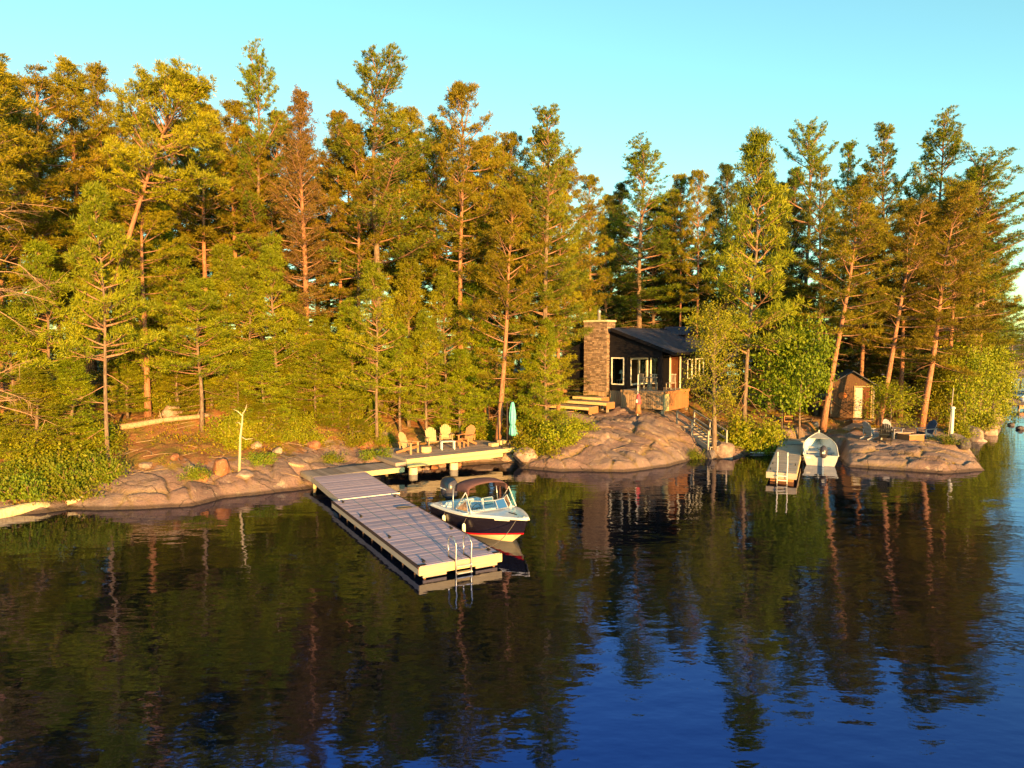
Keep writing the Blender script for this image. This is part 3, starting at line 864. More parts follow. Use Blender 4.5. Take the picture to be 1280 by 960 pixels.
def broadleaf(name, seed, h, r, W, H, nleaf, size, mat, bark, base=0.35, nb=11, loose=0.42):
    g = np.random.default_rng(seed)
    tp = trunk_path(h * 0.8, g, 0, 0.12, 7)
    tr = MB(); tr.tube(tp, [r * (1 - 0.8 * i / 6) for i in range(7)], 8)
    br = MB(); P = []
    ends = []
    for k in range(nb):
        t = base + (1 - base) * (k + 0.5) / nb
        p0, _ = along(tp, min(t, 0.99))
        az = k * 2.4 + g.normal() * 0.3
        ln = W * (0.55 + 0.6 * math.sin(math.pi * min(1, (t - base) / (1 - base) * 0.8 + 0.15))) * g.uniform(0.75, 1.1)
        pts = bpath(p0, az, R(15 + 45 * (t - base)), ln, 0.25, 5, g, 0.1)
        br.tube(pts, [r * 0.35, r * 0.28, r * 0.2, r * 0.13, 0.006], 5, False)
        for q in range(6):
            pp, dd = along(pts, g.uniform(0.4, 1.0) * 0.999)
            e = pp + (dd + Vector(g.normal(size=3)) * 0.7).normalized() * g.uniform(0.25, 0.7)
            br.tube([pp, e], [0.012, 0.005], 3, False)
            ends.append(e)
    ends += [tp[-1] + Vector((g.normal() * 0.2, g.normal() * 0.2, 0.1 + 0.2 * i)) for i in range(4)]
    E_ = np.array([tuple(e) for e in ends])
    c = E_[g.integers(0, len(E_), nleaf)] + g.normal(size=(nleaf, 3)) * np.array([loose, loose, loose * 0.75])
    tn = np.clip(0.5 + (fbm(c[:, 0] * 1.3 + c[:, 2] + 30, c[:, 1] * 1.3 + 30, 2) - 0.37) * 1.2 + g.normal(size=nleaf) * 0.18, 0, 1)
    V, F, T = leaves(c, g, size, tn)
    return Proto(wood_mesh(name + '_trunk', tr, br, M[bark], M[bark]), None, fast_mesh(name + '_crown', V, F, M[mat], {'tint': T}), h)

PR['maple'] = [broadleaf('maple', 101, 6.0, 0.09, 2.0, 5, 6500, 0.17, 'leaf_maple', 'bark_grey', 0.30, 14), broadleaf('maple', 102, 5.0, 0.07, 1.7, 4, 5200, 0.16, 'leaf_maple', 'bark_grey', 0.22, 13)]
PR['thicket'] = [broadleaf('thicket_tree', 105, 5.0, 0.07, 1.8, 4, 6000, 0.14, 'leaf_shrub', 'bark_grey', 0.15, 15), broadleaf('thicket_tree', 106, 5.0, 0.07, 1.6, 4, 5500, 0.13, 'leaf_shrub', 'bark_grey', 0.12, 15)]
PR['cedar'] = [broadleaf('cedar', 111, 8.0, 0.15, 1.25, 7, 11000, 0.08, 'leaf_cedar', 'bark_grey', 0.30, 32, 0.24)]

def shrub(name, seed, h, W, nleaf, size, mat, nst=9):
    g = np.random.default_rng(seed)
    br = MB(); ends = []
    for k in range(nst):
        az = k * 2.4 + g.normal() * 0.4
        pts = bpath((g.normal() * 0.1 * W, g.normal() * 0.1 * W, -0.1), az, R(g.uniform(35, 80)), h * g.uniform(0.7, 1.1), -0.35, 5, g, 0.1)
        sc = W / h
        pts = [Vector((p.x * sc * 1.2, p.y * sc * 1.2, p.z)) for p in pts]
        br.tube(pts, [0.02, 0.016, 0.012, 0.008, 0.004], 4, False)
        for q in range(6):
            pp, dd = along(pts, g.uniform(0.15, 0.99))
            e = pp + Vector(g.normal(size=3)) * 0.16 * h
            br.tube([pp, e], [0.007, 0.003], 3, False)
            ends.append((e.x, e.y, max(e.z, 0.08)))
    E_ = np.array(ends)
    c = E_[g.integers(0, len(E_), nleaf)] + g.normal(size=(nleaf, 3)) * 0.15 * h * np.array([W / h, W / h, 0.8])
    c[:, 2] = np.abs(c[:, 2])
    tn = np.clip(0.5 + (fbm(c[:, 0] * 2 + c[:, 2] * 2 + 30, c[:, 1] * 2 + 30, 2) - 0.37) * 1.2 + g.normal(size=nleaf) * 0.18, 0, 1)
    V, F, T = leaves(c, g, size, tn, -0.2)
    return Proto(None, br.mesh(name + '_stems', M['twig'], True, False), fast_mesh(name + '_foliage', V, F, M[mat], {'tint': T}), h)
PR['shrub'] = [shrub('shrub', 120 + i, 1.4, w_, 4200, 0.105, 'leaf_shrub', 13) for i, w_ in enumerate((1.0, 1.4, 1.2))]
PR['fern'] = [shrub('bush', 130 + i, 0.8, w_, 2600, 0.085, 'leaf_bush', 12) for i, w_ in enumerate((0.9, 1.2))]

def plant_tree(kind, var, x, y, h, wsc=1.0, rz=None, label='', group=None, name=None, lean=(0, 0), z=None, cat=None, mat=None):
    p = PR[kind][var % len(PR[kind])]
    z = gz(x, y) - 0.05 if z is None else z
    nm = name or {'red': 'red_pine', 'leaning': 'leaning_pine', 'limby': 'red_pine', 'white': 'white_pine', 'young': 'young_pine', 'brown': 'thin_pine', 'dark': 'shaded_pine', 'maple': 'maple_tree', 'thicket': 'thicket_tree', 'cedar': 'cedar_tree', 'shrub': 'leafy_shrub', 'fern': 'low_bush'}[kind]
    o = thing(nm, label, cat or ('shrub' if kind in ('shrub', 'fern') else 'tree'), (x, y, z), random.uniform(0, 6.28) if rz is None else rz, group)
    m = Matrix.Rotation(lean[0], 4, 'Y') @ Matrix.Rotation(lean[1], 4, 'X') @ Matrix.Rotation(o.rotation_euler.z, 4, 'Z')
    o.rotation_euler = m.to_euler()
    sz = h / p.h
    o.scale = (wsc, wsc, sz)
    if p.trunk: link_mesh('trunk', p.trunk, None, o)
    if p.branches: link_mesh('stems', p.branches, None, o)
    link_mesh('crown' if p.trunk else 'foliage', p.crown, None, o)
    return o

def tree_px(kind, var, px, Y, ytop, wsc=1.0, label='', group=None, leanpx=0, rz=None, **k):
    """trunk foot under picture column px at depth Y on the terrain, top at row ytop"""
    X = (px - 640) / FPX * Y * 1.005
    z = gz(X, Y) - 0.05
    top = at_y(px, ytop, Y).z
    h = max(2.0, top - z - {'white': 1.1, 'red': 0.75, 'leaning': 0.6, 'limby': 0.6, 'brown': 0.6, 'dark': 0.5, 'young': 0.35}.get(kind, 0.2))
    ln = math.atan2(leanpx / FPX * Y, h)
    return plant_tree(kind, var, X, Y, h, wsc, rz, label, group, lean=(ln, 0), z=z, **k)

# ------------------------------------------------------------------ docks and decks
def boards(parent, n, length, pitch, width, thick, mat, z, x0=0.0, y0=0.0, along_y=True, name='board'):
    """n planks laid side by side; each plank a part, one shared mesh"""
    b = MB().box((0, 0, 0), (length, width, thick) if along_y else (width, length, thick)).mesh(name, mat)
    for i in range(n):
        p = (x0 + length / 2, y0 + pitch * (i + 0.5), z - thick / 2) if along_y else (x0 + pitch * (i + 0.5), y0 + length / 2, z - thick / 2)
        link_mesh(name, b, None, parent, (p[0], p[1], p[2] + random.uniform(-0.003, 0.003)), (0, 0, random.uniform(-0.0015, 0.0015)))

def cleat(parent, p, rz=0.0):
    mb = MB()
    mb.box((0, 0, 0.02), (0.10, 0.05, 0.04)).beam((-0.13, 0, 0.065), (0.13, 0, 0.065), 0.035, 0.03)
    mb.box((-0.04, 0, 0.045), (0.025, 0.03, 0.04)).box((0.04, 0, 0.045), (0.025, 0.03, 0.04))
    return mb.build('cleat', M['black'], parent, loc=p, rot=(0, 0, rz))

def ladder(parent, x, y, ztop, wd, mat, drop=0.75, hoop=0.55, back=0.42, steps=3, stepmat=None):
    rails = []
    for sx in (0, wd):
        pts = [(x + sx, y + back, ztop + 0.02), (x + sx, y + back, ztop + hoop * 0.75)]
        pts += [(x + sx, y + back / 2 - 0.04 + (back / 2 + 0.04) * math.cos(math.pi * k / 6), ztop + hoop * 0.75 + hoop * 0.28 * math.sin(math.pi * k / 6)) for k in range(7)]
        pts += [(x + sx, y - 0.08, ztop), (x + sx, y - 0.10, ztop - drop)]
        rails.append(pts)
    root = MB().tube(rails[0], 0.021, 8).build('ladder', mat, parent, True)
    MB().tube(rails[1], 0.021, 8).build('ladder_rail', mat, root, True)
    for k in range(steps):
        MB().box((x + wd / 2, y - 0.10, ztop - 0.12 - 0.20 * k), (wd, 0.16, 0.035)).build('ladder_step', stepmat or mat, root, bevel=0.005)
    MB().beam((x, y + back, ztop + 0.02), (x, y - 0.06, ztop + 0.02), 0.04, 0.02).beam((x + wd, y + back, ztop + 0.02), (x + wd, y - 0.06, ztop + 0.02), 0.04, 0.02).build('ladder_foot', M['black'], root)
    return root

DOCK_RZ = math.atan2(0.49, 0.87)
DW, DL, DZ = 2.49, 8.85, 0.38
dock = thing('floating_dock', 'long plank dock floating beside the dark speedboat, with a steel ladder', 'dock', (-2.50, 18.49, 0), DOCK_RZ)
boards(dock, 61, DW - 0.04, DL / 61, DL / 61 - 0.013, 0.032, M['dockboard'], DZ, 0.02, 0.0)
MB().box((DW / 2, -0.022, DZ - 0.135), (DW + 0.06, 0.040, 0.235)).build('end_fascia', M['newwood'], dock, bevel=0.006)
for sx, nm in ((-0.012, 'side_beam'), (DW + 0.012, 'side_beam')):
    MB().box((sx, DL / 2 + 0.003, DZ - 0.16), (0.045, DL - 0.006, 0.18)).build(nm, M['greywood'], dock, bevel=0.006)
    MB().box((sx + (-0.006 if sx < 0 else 0.006), DL / 2, DZ - 0.035), (0.075, DL, 0.07)).build('bumper_strip', M['rubber'], dock, bevel=0.01)
for sx in (0.72, 1.30):  # two thin blue strips along the dock
    MB().box((sx, DL / 2, DZ + 0.004), (0.022, DL - 0.1, 0.006)).build('blue_line_strip', M['bluestrip'], dock)
for k in range(5):
    MB().box((DW / 2, 0.95 + k * 1.70, DZ - 0.46), (DW - 0.5, 0.95, 0.42)).build('float', M['black'], dock, bevel=0.05)
for k in range(9):
    mb = MB().box((0.05, 0.5 + k * 0.94, DZ - 0.36), (0.035, 0.045, 0.24)).beam((0.05, 0.5 + k * 0.94, DZ - 0.44), (0.38, 0.5 + k * 0.94, DZ - 0.28), 0.04, 0.04)
    mb.build('float_bracket', M['rubber'], dock)
for sx in (0.16, DW - 0.2):
    MB().tube([(sx, 0.05, DZ - 0.25), (sx, 0.05, -1.2)], 0.035, 8).build('dock_post', M['redwood'], dock, True)
MB().beam((0.1, 0.04, DZ - 0.30), (0.8, 0.04, DZ - 0.30), 0.05, 0.09).beam((1.7, 0.04, DZ - 0.30), (DW - 0.1, 0.04, DZ - 0.30), 0.05, 0.09).build('cross_beam', M['walkboard'], dock)
for p in ((0.22, 0.28), (0.2, 3.0), (0.2, 5.9), (0.25, 8.3), (DW - 0.22, 0.35), (DW - 0.2, 3.0), (DW - 0.2, 8.3)):
    cleat(dock, (p[0], p[1], DZ), R(90))
MB().box((0.10, 0.06, DZ + 0.008), (0.22, 0.12, 0.014)).box((DW - 0.10, 0.06, DZ + 0.008), (0.22, 0.12, 0.014)).build('corner_plate', M['black'], dock)
ladder(dock, 1.03, -0.03, DZ, 0.47, M['steel'], 0.85, 0.62, 0.42, 3, M['alu'])

gang = thing('gangway', 'pale plank ramp joining the floating dock to the shore walkway', 'gangway', (-6.65, 26.36, 0), DOCK_RZ)
gang.rotation_euler = (R(1.7), 0, DOCK_RZ)
boards(gang, 31, 2.36, 4.30 / 31, 4.30 / 31 - 0.006, 0.03, M['dockboard'], DZ + 0.012, 0.04, 0.02)
MB().box((1.22, -0.01, DZ + 0.0), (2.48, 0.05, 0.05)).build('joint_strip', M['white'], gang)
for sx in (0.0, 2.44):
    MB().box((sx, 2.15, DZ - 0.10), (0.05, 4.28, 0.20)).build('side_beam', M['greywood'], gang, bevel=0.006)
MB().box((1.2, 2.3, DZ - 0.4), (1.7, 0.9, 0.35)).build('float', M['black'], gang, bevel=0.05)

WR = math.atan2(2.29, 3.41)
walk = thing('shore_walkway', 'low boardwalk running from the gangway to the patio deck', 'boardwalk', (-8.68, 30.06, 0), WR)
boards(walk, 31, 1.62, 4.35 / 31, 4.35 / 31 - 0.010, 0.035, M['walkboard'], 0.52, 0.0, 0.05, False)
MB().box((2.17, 0.02, 0.40), (4.37, 0.045, 0.23)).build('fascia', M['newwood'], walk, bevel=0.006)
MB().box((-0.03, 0.85, 0.40), (0.045, 1.62, 0.2)).build('end_fascia', M['greywood'], walk)
MB().box((2.17, 1.62, 0.38), (4.3, 0.045, 0.2)).build('back_beam', M['greywood'], walk)
for p in ((0.10, 0.12), (0.1, 1.5), (2.2, 1.5), (4.1, 1.5)):
    MB().tube([(p[0], p[1], 0.40), (p[0], p[1], -0.9)], 0.075, 10).build('post', M['newwood'], walk, True)

PRZ = math.atan2(3.62, 5.24)
PZ = 0.80
patio = thing('patio_deck', 'sunlit wooden patio deck on concrete piers over the rocks, with chairs', 'deck', (-4.99, 32.95, 0), PRZ)
boards(patio, 25, 6.35, 0.142, 0.135, 0.035, M['walkboard'], PZ, 0.0, 0.06)
MB().box((3.175, 0.03, PZ - 0.085), (6.40, 0.045, 0.20)).build('fascia', M['newwood'], patio, bevel=0.006)
MB().box((2.75, 0.06, PZ - 0.295), (5.5, 0.05, 0.20)).build('lower_fascia', M['newwood'], patio, bevel=0.006)
MB().box((-0.02, 1.83, PZ - 0.10), (0.045, 3.5, 0.24)).build('side_fascia', M['greywood'], patio)
MB().box((6.40, 1.83, PZ - 0.10), (0.045, 3.5, 0.24)).build('side_fascia', M['greywood'], patio)
MB().box((-0.32, 1.35, 0.61), (0.56, 2.6, 0.17)).build('step', M['walkboard'], patio, bevel=0.008)
for sx in (0.45, 2.72):
    MB().lathe([(0.22, -0.9), (0.22, 0.10), (0.21, 0.33), (0.19, 0.335)], 16, (sx, 0.32, 0)).build('pier', M['concrete'], patio, False)
for sx in (4.6, 0.9, 3.2, 5.9):
    MB().box((sx, 3.2, 0.2), (0.12, 0.12, 1.0)).build('post', M['greywood'], patio)

def ploc(px, py, z): return at_z(px, py, z)

def adirondack(name, label, mat, p, rz, group, mat2=None, sc=1.0):
    t = thing(name, label, 'chair', p, rz, group)
    t.scale = (sc, sc, sc)
    tilt = R(24)
    bk = MB()
    hts = [0.78, 0.88, 0.94, 0.96, 0.94, 0.88, 0.78]
    for i, h in enumerate(hts):
        x = (i - 3) * 0.082
        spread = (i - 3) * 0.010
        a = Vector((x - spread, 0.20, 0.24)); d = Vector((spread * 2, math.sin(tilt), math.cos(tilt))).normalized()
        b = a + d * h * 0.92
        bk.beam(a, b, 0.074, 0.02, (0, 1, 0))
    bk.beam((-0.27, 0.305, 0.42), (0.27, 0.305, 0.42), 0.03, 0.06).beam((-0.29, 0.44, 0.72), (0.29, 0.44, 0.72), 0.03, 0.06)
    bk.build('backrest', mat, t)
    st = MB()
    for k in range(6):
        f = k / 5
        st.box((0, -0.34 + f * 0.52, 0.40 - f * 0.16 - (0.03 if k == 0 else 0)), (0.54, 0.092, 0.02), Matrix.Rotation(R(-17), 3, 'X'))
    st.build('seat', mat2 or mat, t)
    for sx in (-1, 1):
        MB().prism([(sx * 0.40, -0.42, 0.56), (sx * 0.25, -0.42, 0.56), (sx * 0.28, 0.40, 0.56), (sx * 0.36, 0.42, 0.56)], (0, 0, 0.025)).build('armrest', mat, t)
        MB().beam((sx * 0.30, -0.30, 0), (sx * 0.30, -0.30, 0.555), 0.03, 0.10, (0, 1, 0)).build('leg', mat, t)
        MB().beam((sx * 0.272, -0.36, 0.345), (sx * 0.272, 0.62, 0.02), 0.03, 0.11).build('leg', mat2 or mat, t)
        MB().beam((sx * 0.30, 0.36, 0.26), (sx * 0.31, 0.37, 0.56), 0.03, 0.06, (0, 1, 0)).build('arm_support', mat, t)
    return t
GCH = 'wooden lounge chairs on the patio'
adirondack('lounge_chair', 'wooden slat-back chair turned sideways at the end of the patio by the walkway', M['chairwood'], ploc(512, 566.5, PZ + 0.003), R(62), GCH, M['chairred'])
adirondack('lounge_chair', 'pale wooden slat-back chair facing the lake beside the sideways chair', M['chairwood'], ploc(541, 560, PZ + 0.003), R(22), GCH)
adirondack('lounge_chair', 'pale wooden slat-back chair facing the lake behind the little white table', M['chairwood'], ploc(558, 555.5, PZ + 0.003), R(12), GCH)
adirondack('lounge_chair', 'reddish wooden slat-back chair with a matching footstool', M['chairred'], ploc(583, 556.5, PZ + 0.003), R(-28), GCH)
fst = thing('footstool', 'reddish wooden slatted footstool before the reddish chair', 'footstool', ploc(573, 559.5, PZ + 0.003), R(-30))
mb = MB()
for k in range(5): mb.box((0, -0.2 + 0.1 * k, 0.36 - 0.012 * abs(k - 2)), (0.52, 0.09, 0.02))
mb.build('slatted_top', M['chairred'], fst)
for sx in (-1, 1):
    for sy in (-1, 1): MB().box((sx * 0.23, sy * 0.19, 0.175), (0.03, 0.08, 0.35)).build('leg', M['chairred'], fst)
tb = thing('side_table', 'low white side table among the patio chairs', 'table', ploc(559.5, 561.5, PZ + 0.003), R(18))
mb = MB()
for k in range(4): mb.box((0, -0.18 + 0.12 * k, 0.42), (0.75, 0.11, 0.025))
mb.build('table_top', M['white'], tb)
for sx in (-1, 1):
    for sy in (-1, 1): MB().box((sx * 0.33, sy * 0.17, 0.204), (0.05, 0.05, 0.406)).build('leg', M['white'], tb)
g_ = np.random.default_rng(3)
mb = MB().lathe([(0.24, 0), (0.29, 0.06), (0.27, 0.16), (0.285, 0.27), (0.26, 0.30), (0.10, 0.305)], 14)
mb.v = [(x * (1 + 0.05 * math.sin(5 * math.atan2(y, x))), y, z) for x, y, z in mb.v]
st_ = thing('log_stool', 'round yellow log stump stool on the patio by the sideways chair', 'stool', ploc(532.5, 565.5, PZ + 0.003))
mb.build('stump', M['newwood'], st_)
MB().lathe([(0.22, 0.303), (0.21, 0.312), (0.05, 0.313)], 14).build('cut_top', M['chairwood'], st_)

for px, py, wd_, lb in ((617, 557.5, 0.46, 'low timber block step nearest the patio chairs'), (628, 556.0, 0.5, 'timber block step beside the umbrella pole')):
    b_ = thing('timber_step', lb, 'step', ploc(px, py, PZ + 0.003), PRZ)
    hh = 0.16 if px < 620 else 0.26
    for k in range(3): MB().box((0, -0.12 + 0.12 * k, hh / 2), (wd_, 0.113, hh)).build('timber', M['newwood'], b_, bevel=0.01)

um = thing('patio_umbrella', 'closed teal patio umbrella hanging from a dark pole at the deck edge', 'umbrella', ploc(634, 559, PZ + 0.003), R(10))
MB().box((0, 0, 0.04), (0.62, 0.62, 0.07)).build('base', M['black'], um, bevel=0.02)
MB().tube([(0, 0, 0.04), (0, 0, 2.40)], 0.035, 10).build('pole', M['rubber'], um, True)
MB().tube([(0, 0, 2.38), (0.16, -0.02, 2.46), (0.30, -0.02, 2.42)], 0.025, 8).build('arm', M['rubber'], um, True)
rows = []
prof = [(0.03, 2.42), (0.07, 2.34), (0.11, 2.1), (0.145, 1.8), (0.15, 1.5), (0.12, 1.28), (0.105, 1.2), (0.15, 1.0), (0.20, 0.74), (0.17, 0.62), (0.05, 0.60)]
for j, (r_, z_) in enumerate(prof):
    rows.append([Vector((0.29 + 0.10 * max(0, (1.2 - z_)) + r_ * (1 + 0.28 * math.cos(k * 6 * 2 * math.pi / 36 + j * 0.12)) * math.cos(k * 2 * math.pi / 36), r_ * (1 + 0.28 * math.cos(k * 6 * 2 * math.pi / 36 + j * 0.12)) * math.sin(k * 2 * math.pi / 36), z_)) for k in range(36)])
MB().loft(rows, True, True).build('canopy', M['teal'], um, True)
MB().lathe([(0.118, -0.02), (0.13, 0), (0.118, 0.02)], 14, (0.30, 0, 1.22)).build('tie_strap', M['teal'], um)

# ------------------------------------------------------------------ speedboat
def boat_sec(t, L, beam, sheer0, sheer1, keel=-0.28):
    """half section at t (0 stern .. 1 bow): list of (x, z) keel, chine, stripe, sheer"""
    fw = max(0.0, (t - 0.45) / 0.55)
    sh = sheer0 + (sheer1 - sheer0) * t ** 1.6
    bs = beam / 2 * (1 - fw ** 2.4) * (0.94 + 0.06 * min(1, t * 3)) + 0.015
    bc = beam / 2 * 0.90 * (1 - fw ** 1.55) * (0.94 + 0.06 * min(1, t * 3)) + 0.008
    zk = keel + (0.02 + 0.75 * max(0, (t - 0.72) / 0.28) ** 2.2) * 1.0
    zc = 0.02 + 0.36 * fw ** 1.5
    return bs, bc, sh, zk, zc

def speedboat(loc, rz):
    L, beam = 4.7, 2.05
    t_ = thing('speedboat', 'dark hulled speedboat with red stripe and maroon bimini moored at the long dock', 'motorboat', loc, rz)
    n = 26
    ts = [i / (n - 1) for i in range(n)]
    top = {1: [], -1: []}; strp = {1: [], -1: []}; bot = {1: [], -1: []}; gun = []
    deckL = []; 
    for t in ts:
        bs, bc, sh, zk, zc = boat_sec(t, L, beam, 0.62, 0.92)
        rake = 0.42 * max(0, (t - 0.75) / 0.25) ** 1.5
        y = t * (L - 0.42)
        ysh, yc, yk = y + rake, y + rake * 0.42, y + rake * 0.05
        for s in (1, -1):
            zs = zc + 0.055
            f = 0.055 / (sh - zc)
            xs = bc + (bs - bc) * f; ys = yc + (ysh - yc) * f
            bot[s].append([Vector((0, yk, zk)), Vector((s * bc * 0.55, (yk + yc) / 2, (zk + zc) / 2 - 0.03)), Vector((s * bc, yc, zc))])
            strp[s].append([Vector((s * bc, yc, zc)), Vector((s * xs, ys, zs))])
            top[s].append([Vector((s * xs, ys, zs)), Vector((s * (xs * 0.45 + bs * 0.55 + 0.015), (ys + ysh) / 2, (zs + sh) / 2)), Vector((s * bs, ysh, sh))])
        gun.append((bs, ysh, sh))
    hull = MB()
    for s in (1, -1): hull.loft(top[s])
    a, b = top[1][0], top[-1][0]
    hull.add([b[2], b[0], a[0], a[2]], [(0, 1, 2, 3)])
    hull.build('hull', M['hullnavy'], t_, True)
    m = MB()
    for s in (1, -1): m.loft(strp[s])
    m.add([strp[-1][0][1], strp[-1][0][0], strp[1][0][0], strp[1][0][1]], [(0, 1, 2, 3)])
    m.build('boot_stripe', M['hullred'], t_, True)
    m = MB()
    for s in (1, -1): m.loft(bot[s])
    m.add([bot[-1][0][2], bot[-1][0][0], bot[1][0][2]], [(0, 1, 2)])
    m.build('hull_bottom', M['hullbottom'], t_, True)
    # rub rail
    for s in (1, -1):
        MB().tube([(s * (g[0] + 0.012), g[1], g[2] - 0.02) for g in gun], 0.028, 6).build('rub_rail', M['white'], t_, True)
    # foredeck with crown
    i0 = 15
    rows = []
    for i in range(i0, n):
        bs, y, sh = gun[i]
        cr = 0.035 * (1 - ((i - i0) / (n - 1 - i0)) ** 2)
        rows.append([Vector((bs * k / 4, y, sh + 0.004 + cr * (1 - (k / 4) ** 2))) for k in range(-4, 5)])
    MB().loft(rows).build('foredeck', M['whitegel'], t_, True, solid=0.02)
    # side decks and inner coaming
    inw = 0.17
    for s in (1, -1):
        rows = [[Vector((s * g[0], g[1], g[2] + 0.004)), Vector((s * (g[0] - inw * 0.5), g[1], g[2] + 0.03)), Vector((s * (g[0] - inw), g[1], g[2] + 0.01)), Vector((s * (g[0] - inw - 0.02), g[1], 0.30))] for g in gun[:i0 + 1]]
        MB().loft(rows).build('side_deck', M['whitegel'], t_, True, solid=0.015)
    fl = [[Vector((-(g[0] - inw), g[1], 0.22)), Vector((g[0] - inw, g[1], 0.22))] for g in gun[:i0 + 1]]
    MB().loft(fl).build('cockpit_floor', M['palevinyl'], t_, solid=0.02)
    MB().box((0, gun[i0][1], 0.55), (2 * (gun[i0][0] - 0.17), 0.04, 0.62)).build('dashboard', M['whitegel'], t_)
    # stern deck and splash well
    m = MB().box((0, 0.30, 0.60), (1.86, 0.56, 0.09)).box((0, 0.62, 0.46), (1.60, 0.10, 0.40))
    m.build('stern_deck', M['whitegel'], t_, bevel=0.02)
    MB().box((0.02, 0.88, 0.42), (1.40, 0.44, 0.30)).box((0.02, 0.70, 0.60), (1.40, 0.12, 0.34)).build('rear_bench', M['palevinyl'], t_, bevel=0.04)
    for sx in (-0.46, 0.46):
        st = MB().box((sx, 1.86, 0.46), (0.50, 0.46, 0.14)).box((sx, 1.62, 0.74), (0.48, 0.10, 0.46), Matrix.Rotation(R(8), 3, 'X')).box((sx, 1.86, 0.31), (0.16, 0.16, 0.2))
        so = st.build('seat', M['palevinyl'], t_, bevel=0.035)
        MB().box((sx, 1.565, 0.80), (0.40, 0.03, 0.34), Matrix.Rotation(R(8), 3, 'X')).box((sx, 1.68, 0.84), (0.36, 0.04, 0.24), Matrix.Rotation(R(8), 3, 'X')).build('seat_trim', M['bluevinyl'], so, bevel=0.015)
    wl = MB()
    wl.tube([(0.46 + 0.16 * math.cos(k * math.pi / 8), 2.36 + 0.05 * math.sin(k * math.pi / 8), 0.86 + 0.155 * math.sin(k * math.pi / 8)) for k in range(17)], 0.014, 6, False)
    wl.tube([(0.46, 2.36, 0.86), (0.46, 2.52, 0.78)], 0.03, 6).beam((0.31, 2.35, 0.86), (0.61, 2.35, 0.86), 0.015, 0.025)
    wl.build('steering_wheel', M['black'], t_, True)
    # windshield: two wings, two front panes; frame bars
    yb = gun[i0][1] + 0.04
    hw = gun[i0][0] - 0.10
    zb = gun[i0][2] + 0.06
    bpt = [Vector((-hw - 0.01, yb - 0.82, zb - 0.03)), Vector((-hw + 0.02, yb - 0.10, zb)), Vector((-hw * 0.52, yb + 0.28, zb + 0.06)), Vector((0, yb + 0.40, zb + 0.08)), Vector((hw * 0.52, yb + 0.28, zb + 0.06)), Vector((hw - 0.02, yb - 0.10, zb)), Vector((hw + 0.01, yb - 0.82, zb - 0.03))]
    tpt = [Vector((p.x * 0.93, p.y - 0.20, zb + (0.02 if i in (0, 6) else 0.34))) for i, p in enumerate(bpt)]
    tpt[0] = bpt[0] + Vector((0.01, 0, 0.03)); tpt[6] = bpt[6] + Vector((-0.01, 0, 0.03))
    for i in range(6):
        pane = MB().add([bpt[i], bpt[i + 1], tpt[i + 1], tpt[i]], [(0, 1, 2, 3)]).build('windshield_pane', M['windshield'], t_)
        fr = MB()
        fr.tube([bpt[i], bpt[i + 1]], 0.016, 5).tube([tpt[i], tpt[i + 1]], 0.018, 5).tube([bpt[i + 1], tpt[i + 1]], 0.016, 5)
        fr.build('pane_frame', M['alu'], pane)
    # bimini canopy
    rows = []
    for j in range(7):
        y = 1.50 + 0.90 * j / 6
        lift = 0.07 * math.sin(math.pi * j / 6)
        row = []
        for k in range(13):
            a = math.pi * k / 12
            row.append(Vector((-0.86 * math.cos(a) * (0.90 + 0.10 * math.sin(a)), y, 1.42 + lift + 0.26 * math.sin(a) ** 0.8)))
        rows.append(row)
    rows = [[r[0] + Vector((0, 0, -0.10))] + r + [r[-1] + Vector((0, 0, -0.10))] for r in rows]
    bim = MB().loft(rows).build('bimini_canopy', M['canvas'], t_, True, solid=0.012)
    for (ya, yb_) in ((1.53, 1.60), (2.36, 1.66)):
        for s in (1, -1):
            MB().tube([(s * 0.92, yb_, 0.70), (s * 0.87, ya, 1.44)], 0.016, 6).build('bimini_pole', M['alu'], t_, True)
    for s in (1, -1):
        MB().beam((s * 0.86, 2.38, 1.40), (s * 0.90, 2.75, 0.82), 0.012, 0.04).build('bimini_strap', M['white'], t_)
    # outboard
    ob = MB()
    rows = []
    for z_, sx, sy, oy in ((0.66, 0.18, 0.25, 0), (0.80, 0.25, 0.34, 0), (1.02, 0.27, 0.38, -0.01), (1.22, 0.255, 0.37, -0.02), (1.36, 0.20, 0.30, -0.03), (1.43, 0.11, 0.18, -0.03)):
        rows.append([Vector((sx * math.copysign(abs(math.cos(a)) ** 0.7, math.cos(a)), -0.30 + oy + sy * math.copysign(abs(math.sin(a)) ** 0.7, math.sin(a)), z_)) for a in [k * 2 * math.pi / 20 for k in range(20)]])
    eng = ob.loft(rows, True, True).build('outboard_motor', M['outboard'], t_, True)
    MB().box((0, -0.30, 0.25), (0.13, 0.24, 0.85), taper=1.3).box((0, -0.30, -0.25), (0.06, 0.42, 0.05)).box((0, -0.05, 0.50), (0.24, 0.26, 0.22)).build('motor_leg', M['black'], eng, bevel=0.01)
    for s in (1, -1):
        MB().box((s * 0.268, -0.30, 1.03), (0.008, 0.42, 0.04)).build('motor_stripe', M['white'], eng)
    for p in ((0.0, L - 0.75), (0.72, 0.35), (-0.72, 0.35)):
        zz = 0.92 if p[0] == 0 else 0.655
        MB().box((p[0], p[1], zz + 0.03), (0.04, 0.14, 0.03)).box((p[0], p[1], zz + 0.01), (0.03, 0.05, 0.03)).build('deck_cleat', M['steel'], t_)
    MB().lathe([(0.04, 0), (0.045, 0.03), (0.02, 0.06)], 10, (0, L - 0.22, 0.93)).build('bow_light', M['steel'], t_)
    MB().tube([(0.12, L - 0.9, 0.965), (0.05, L - 0.55, 0.955)], 0.018, 6).build('antenna_mount', M['black'], t_)
    g = gun[21]; g2 = gun[23]
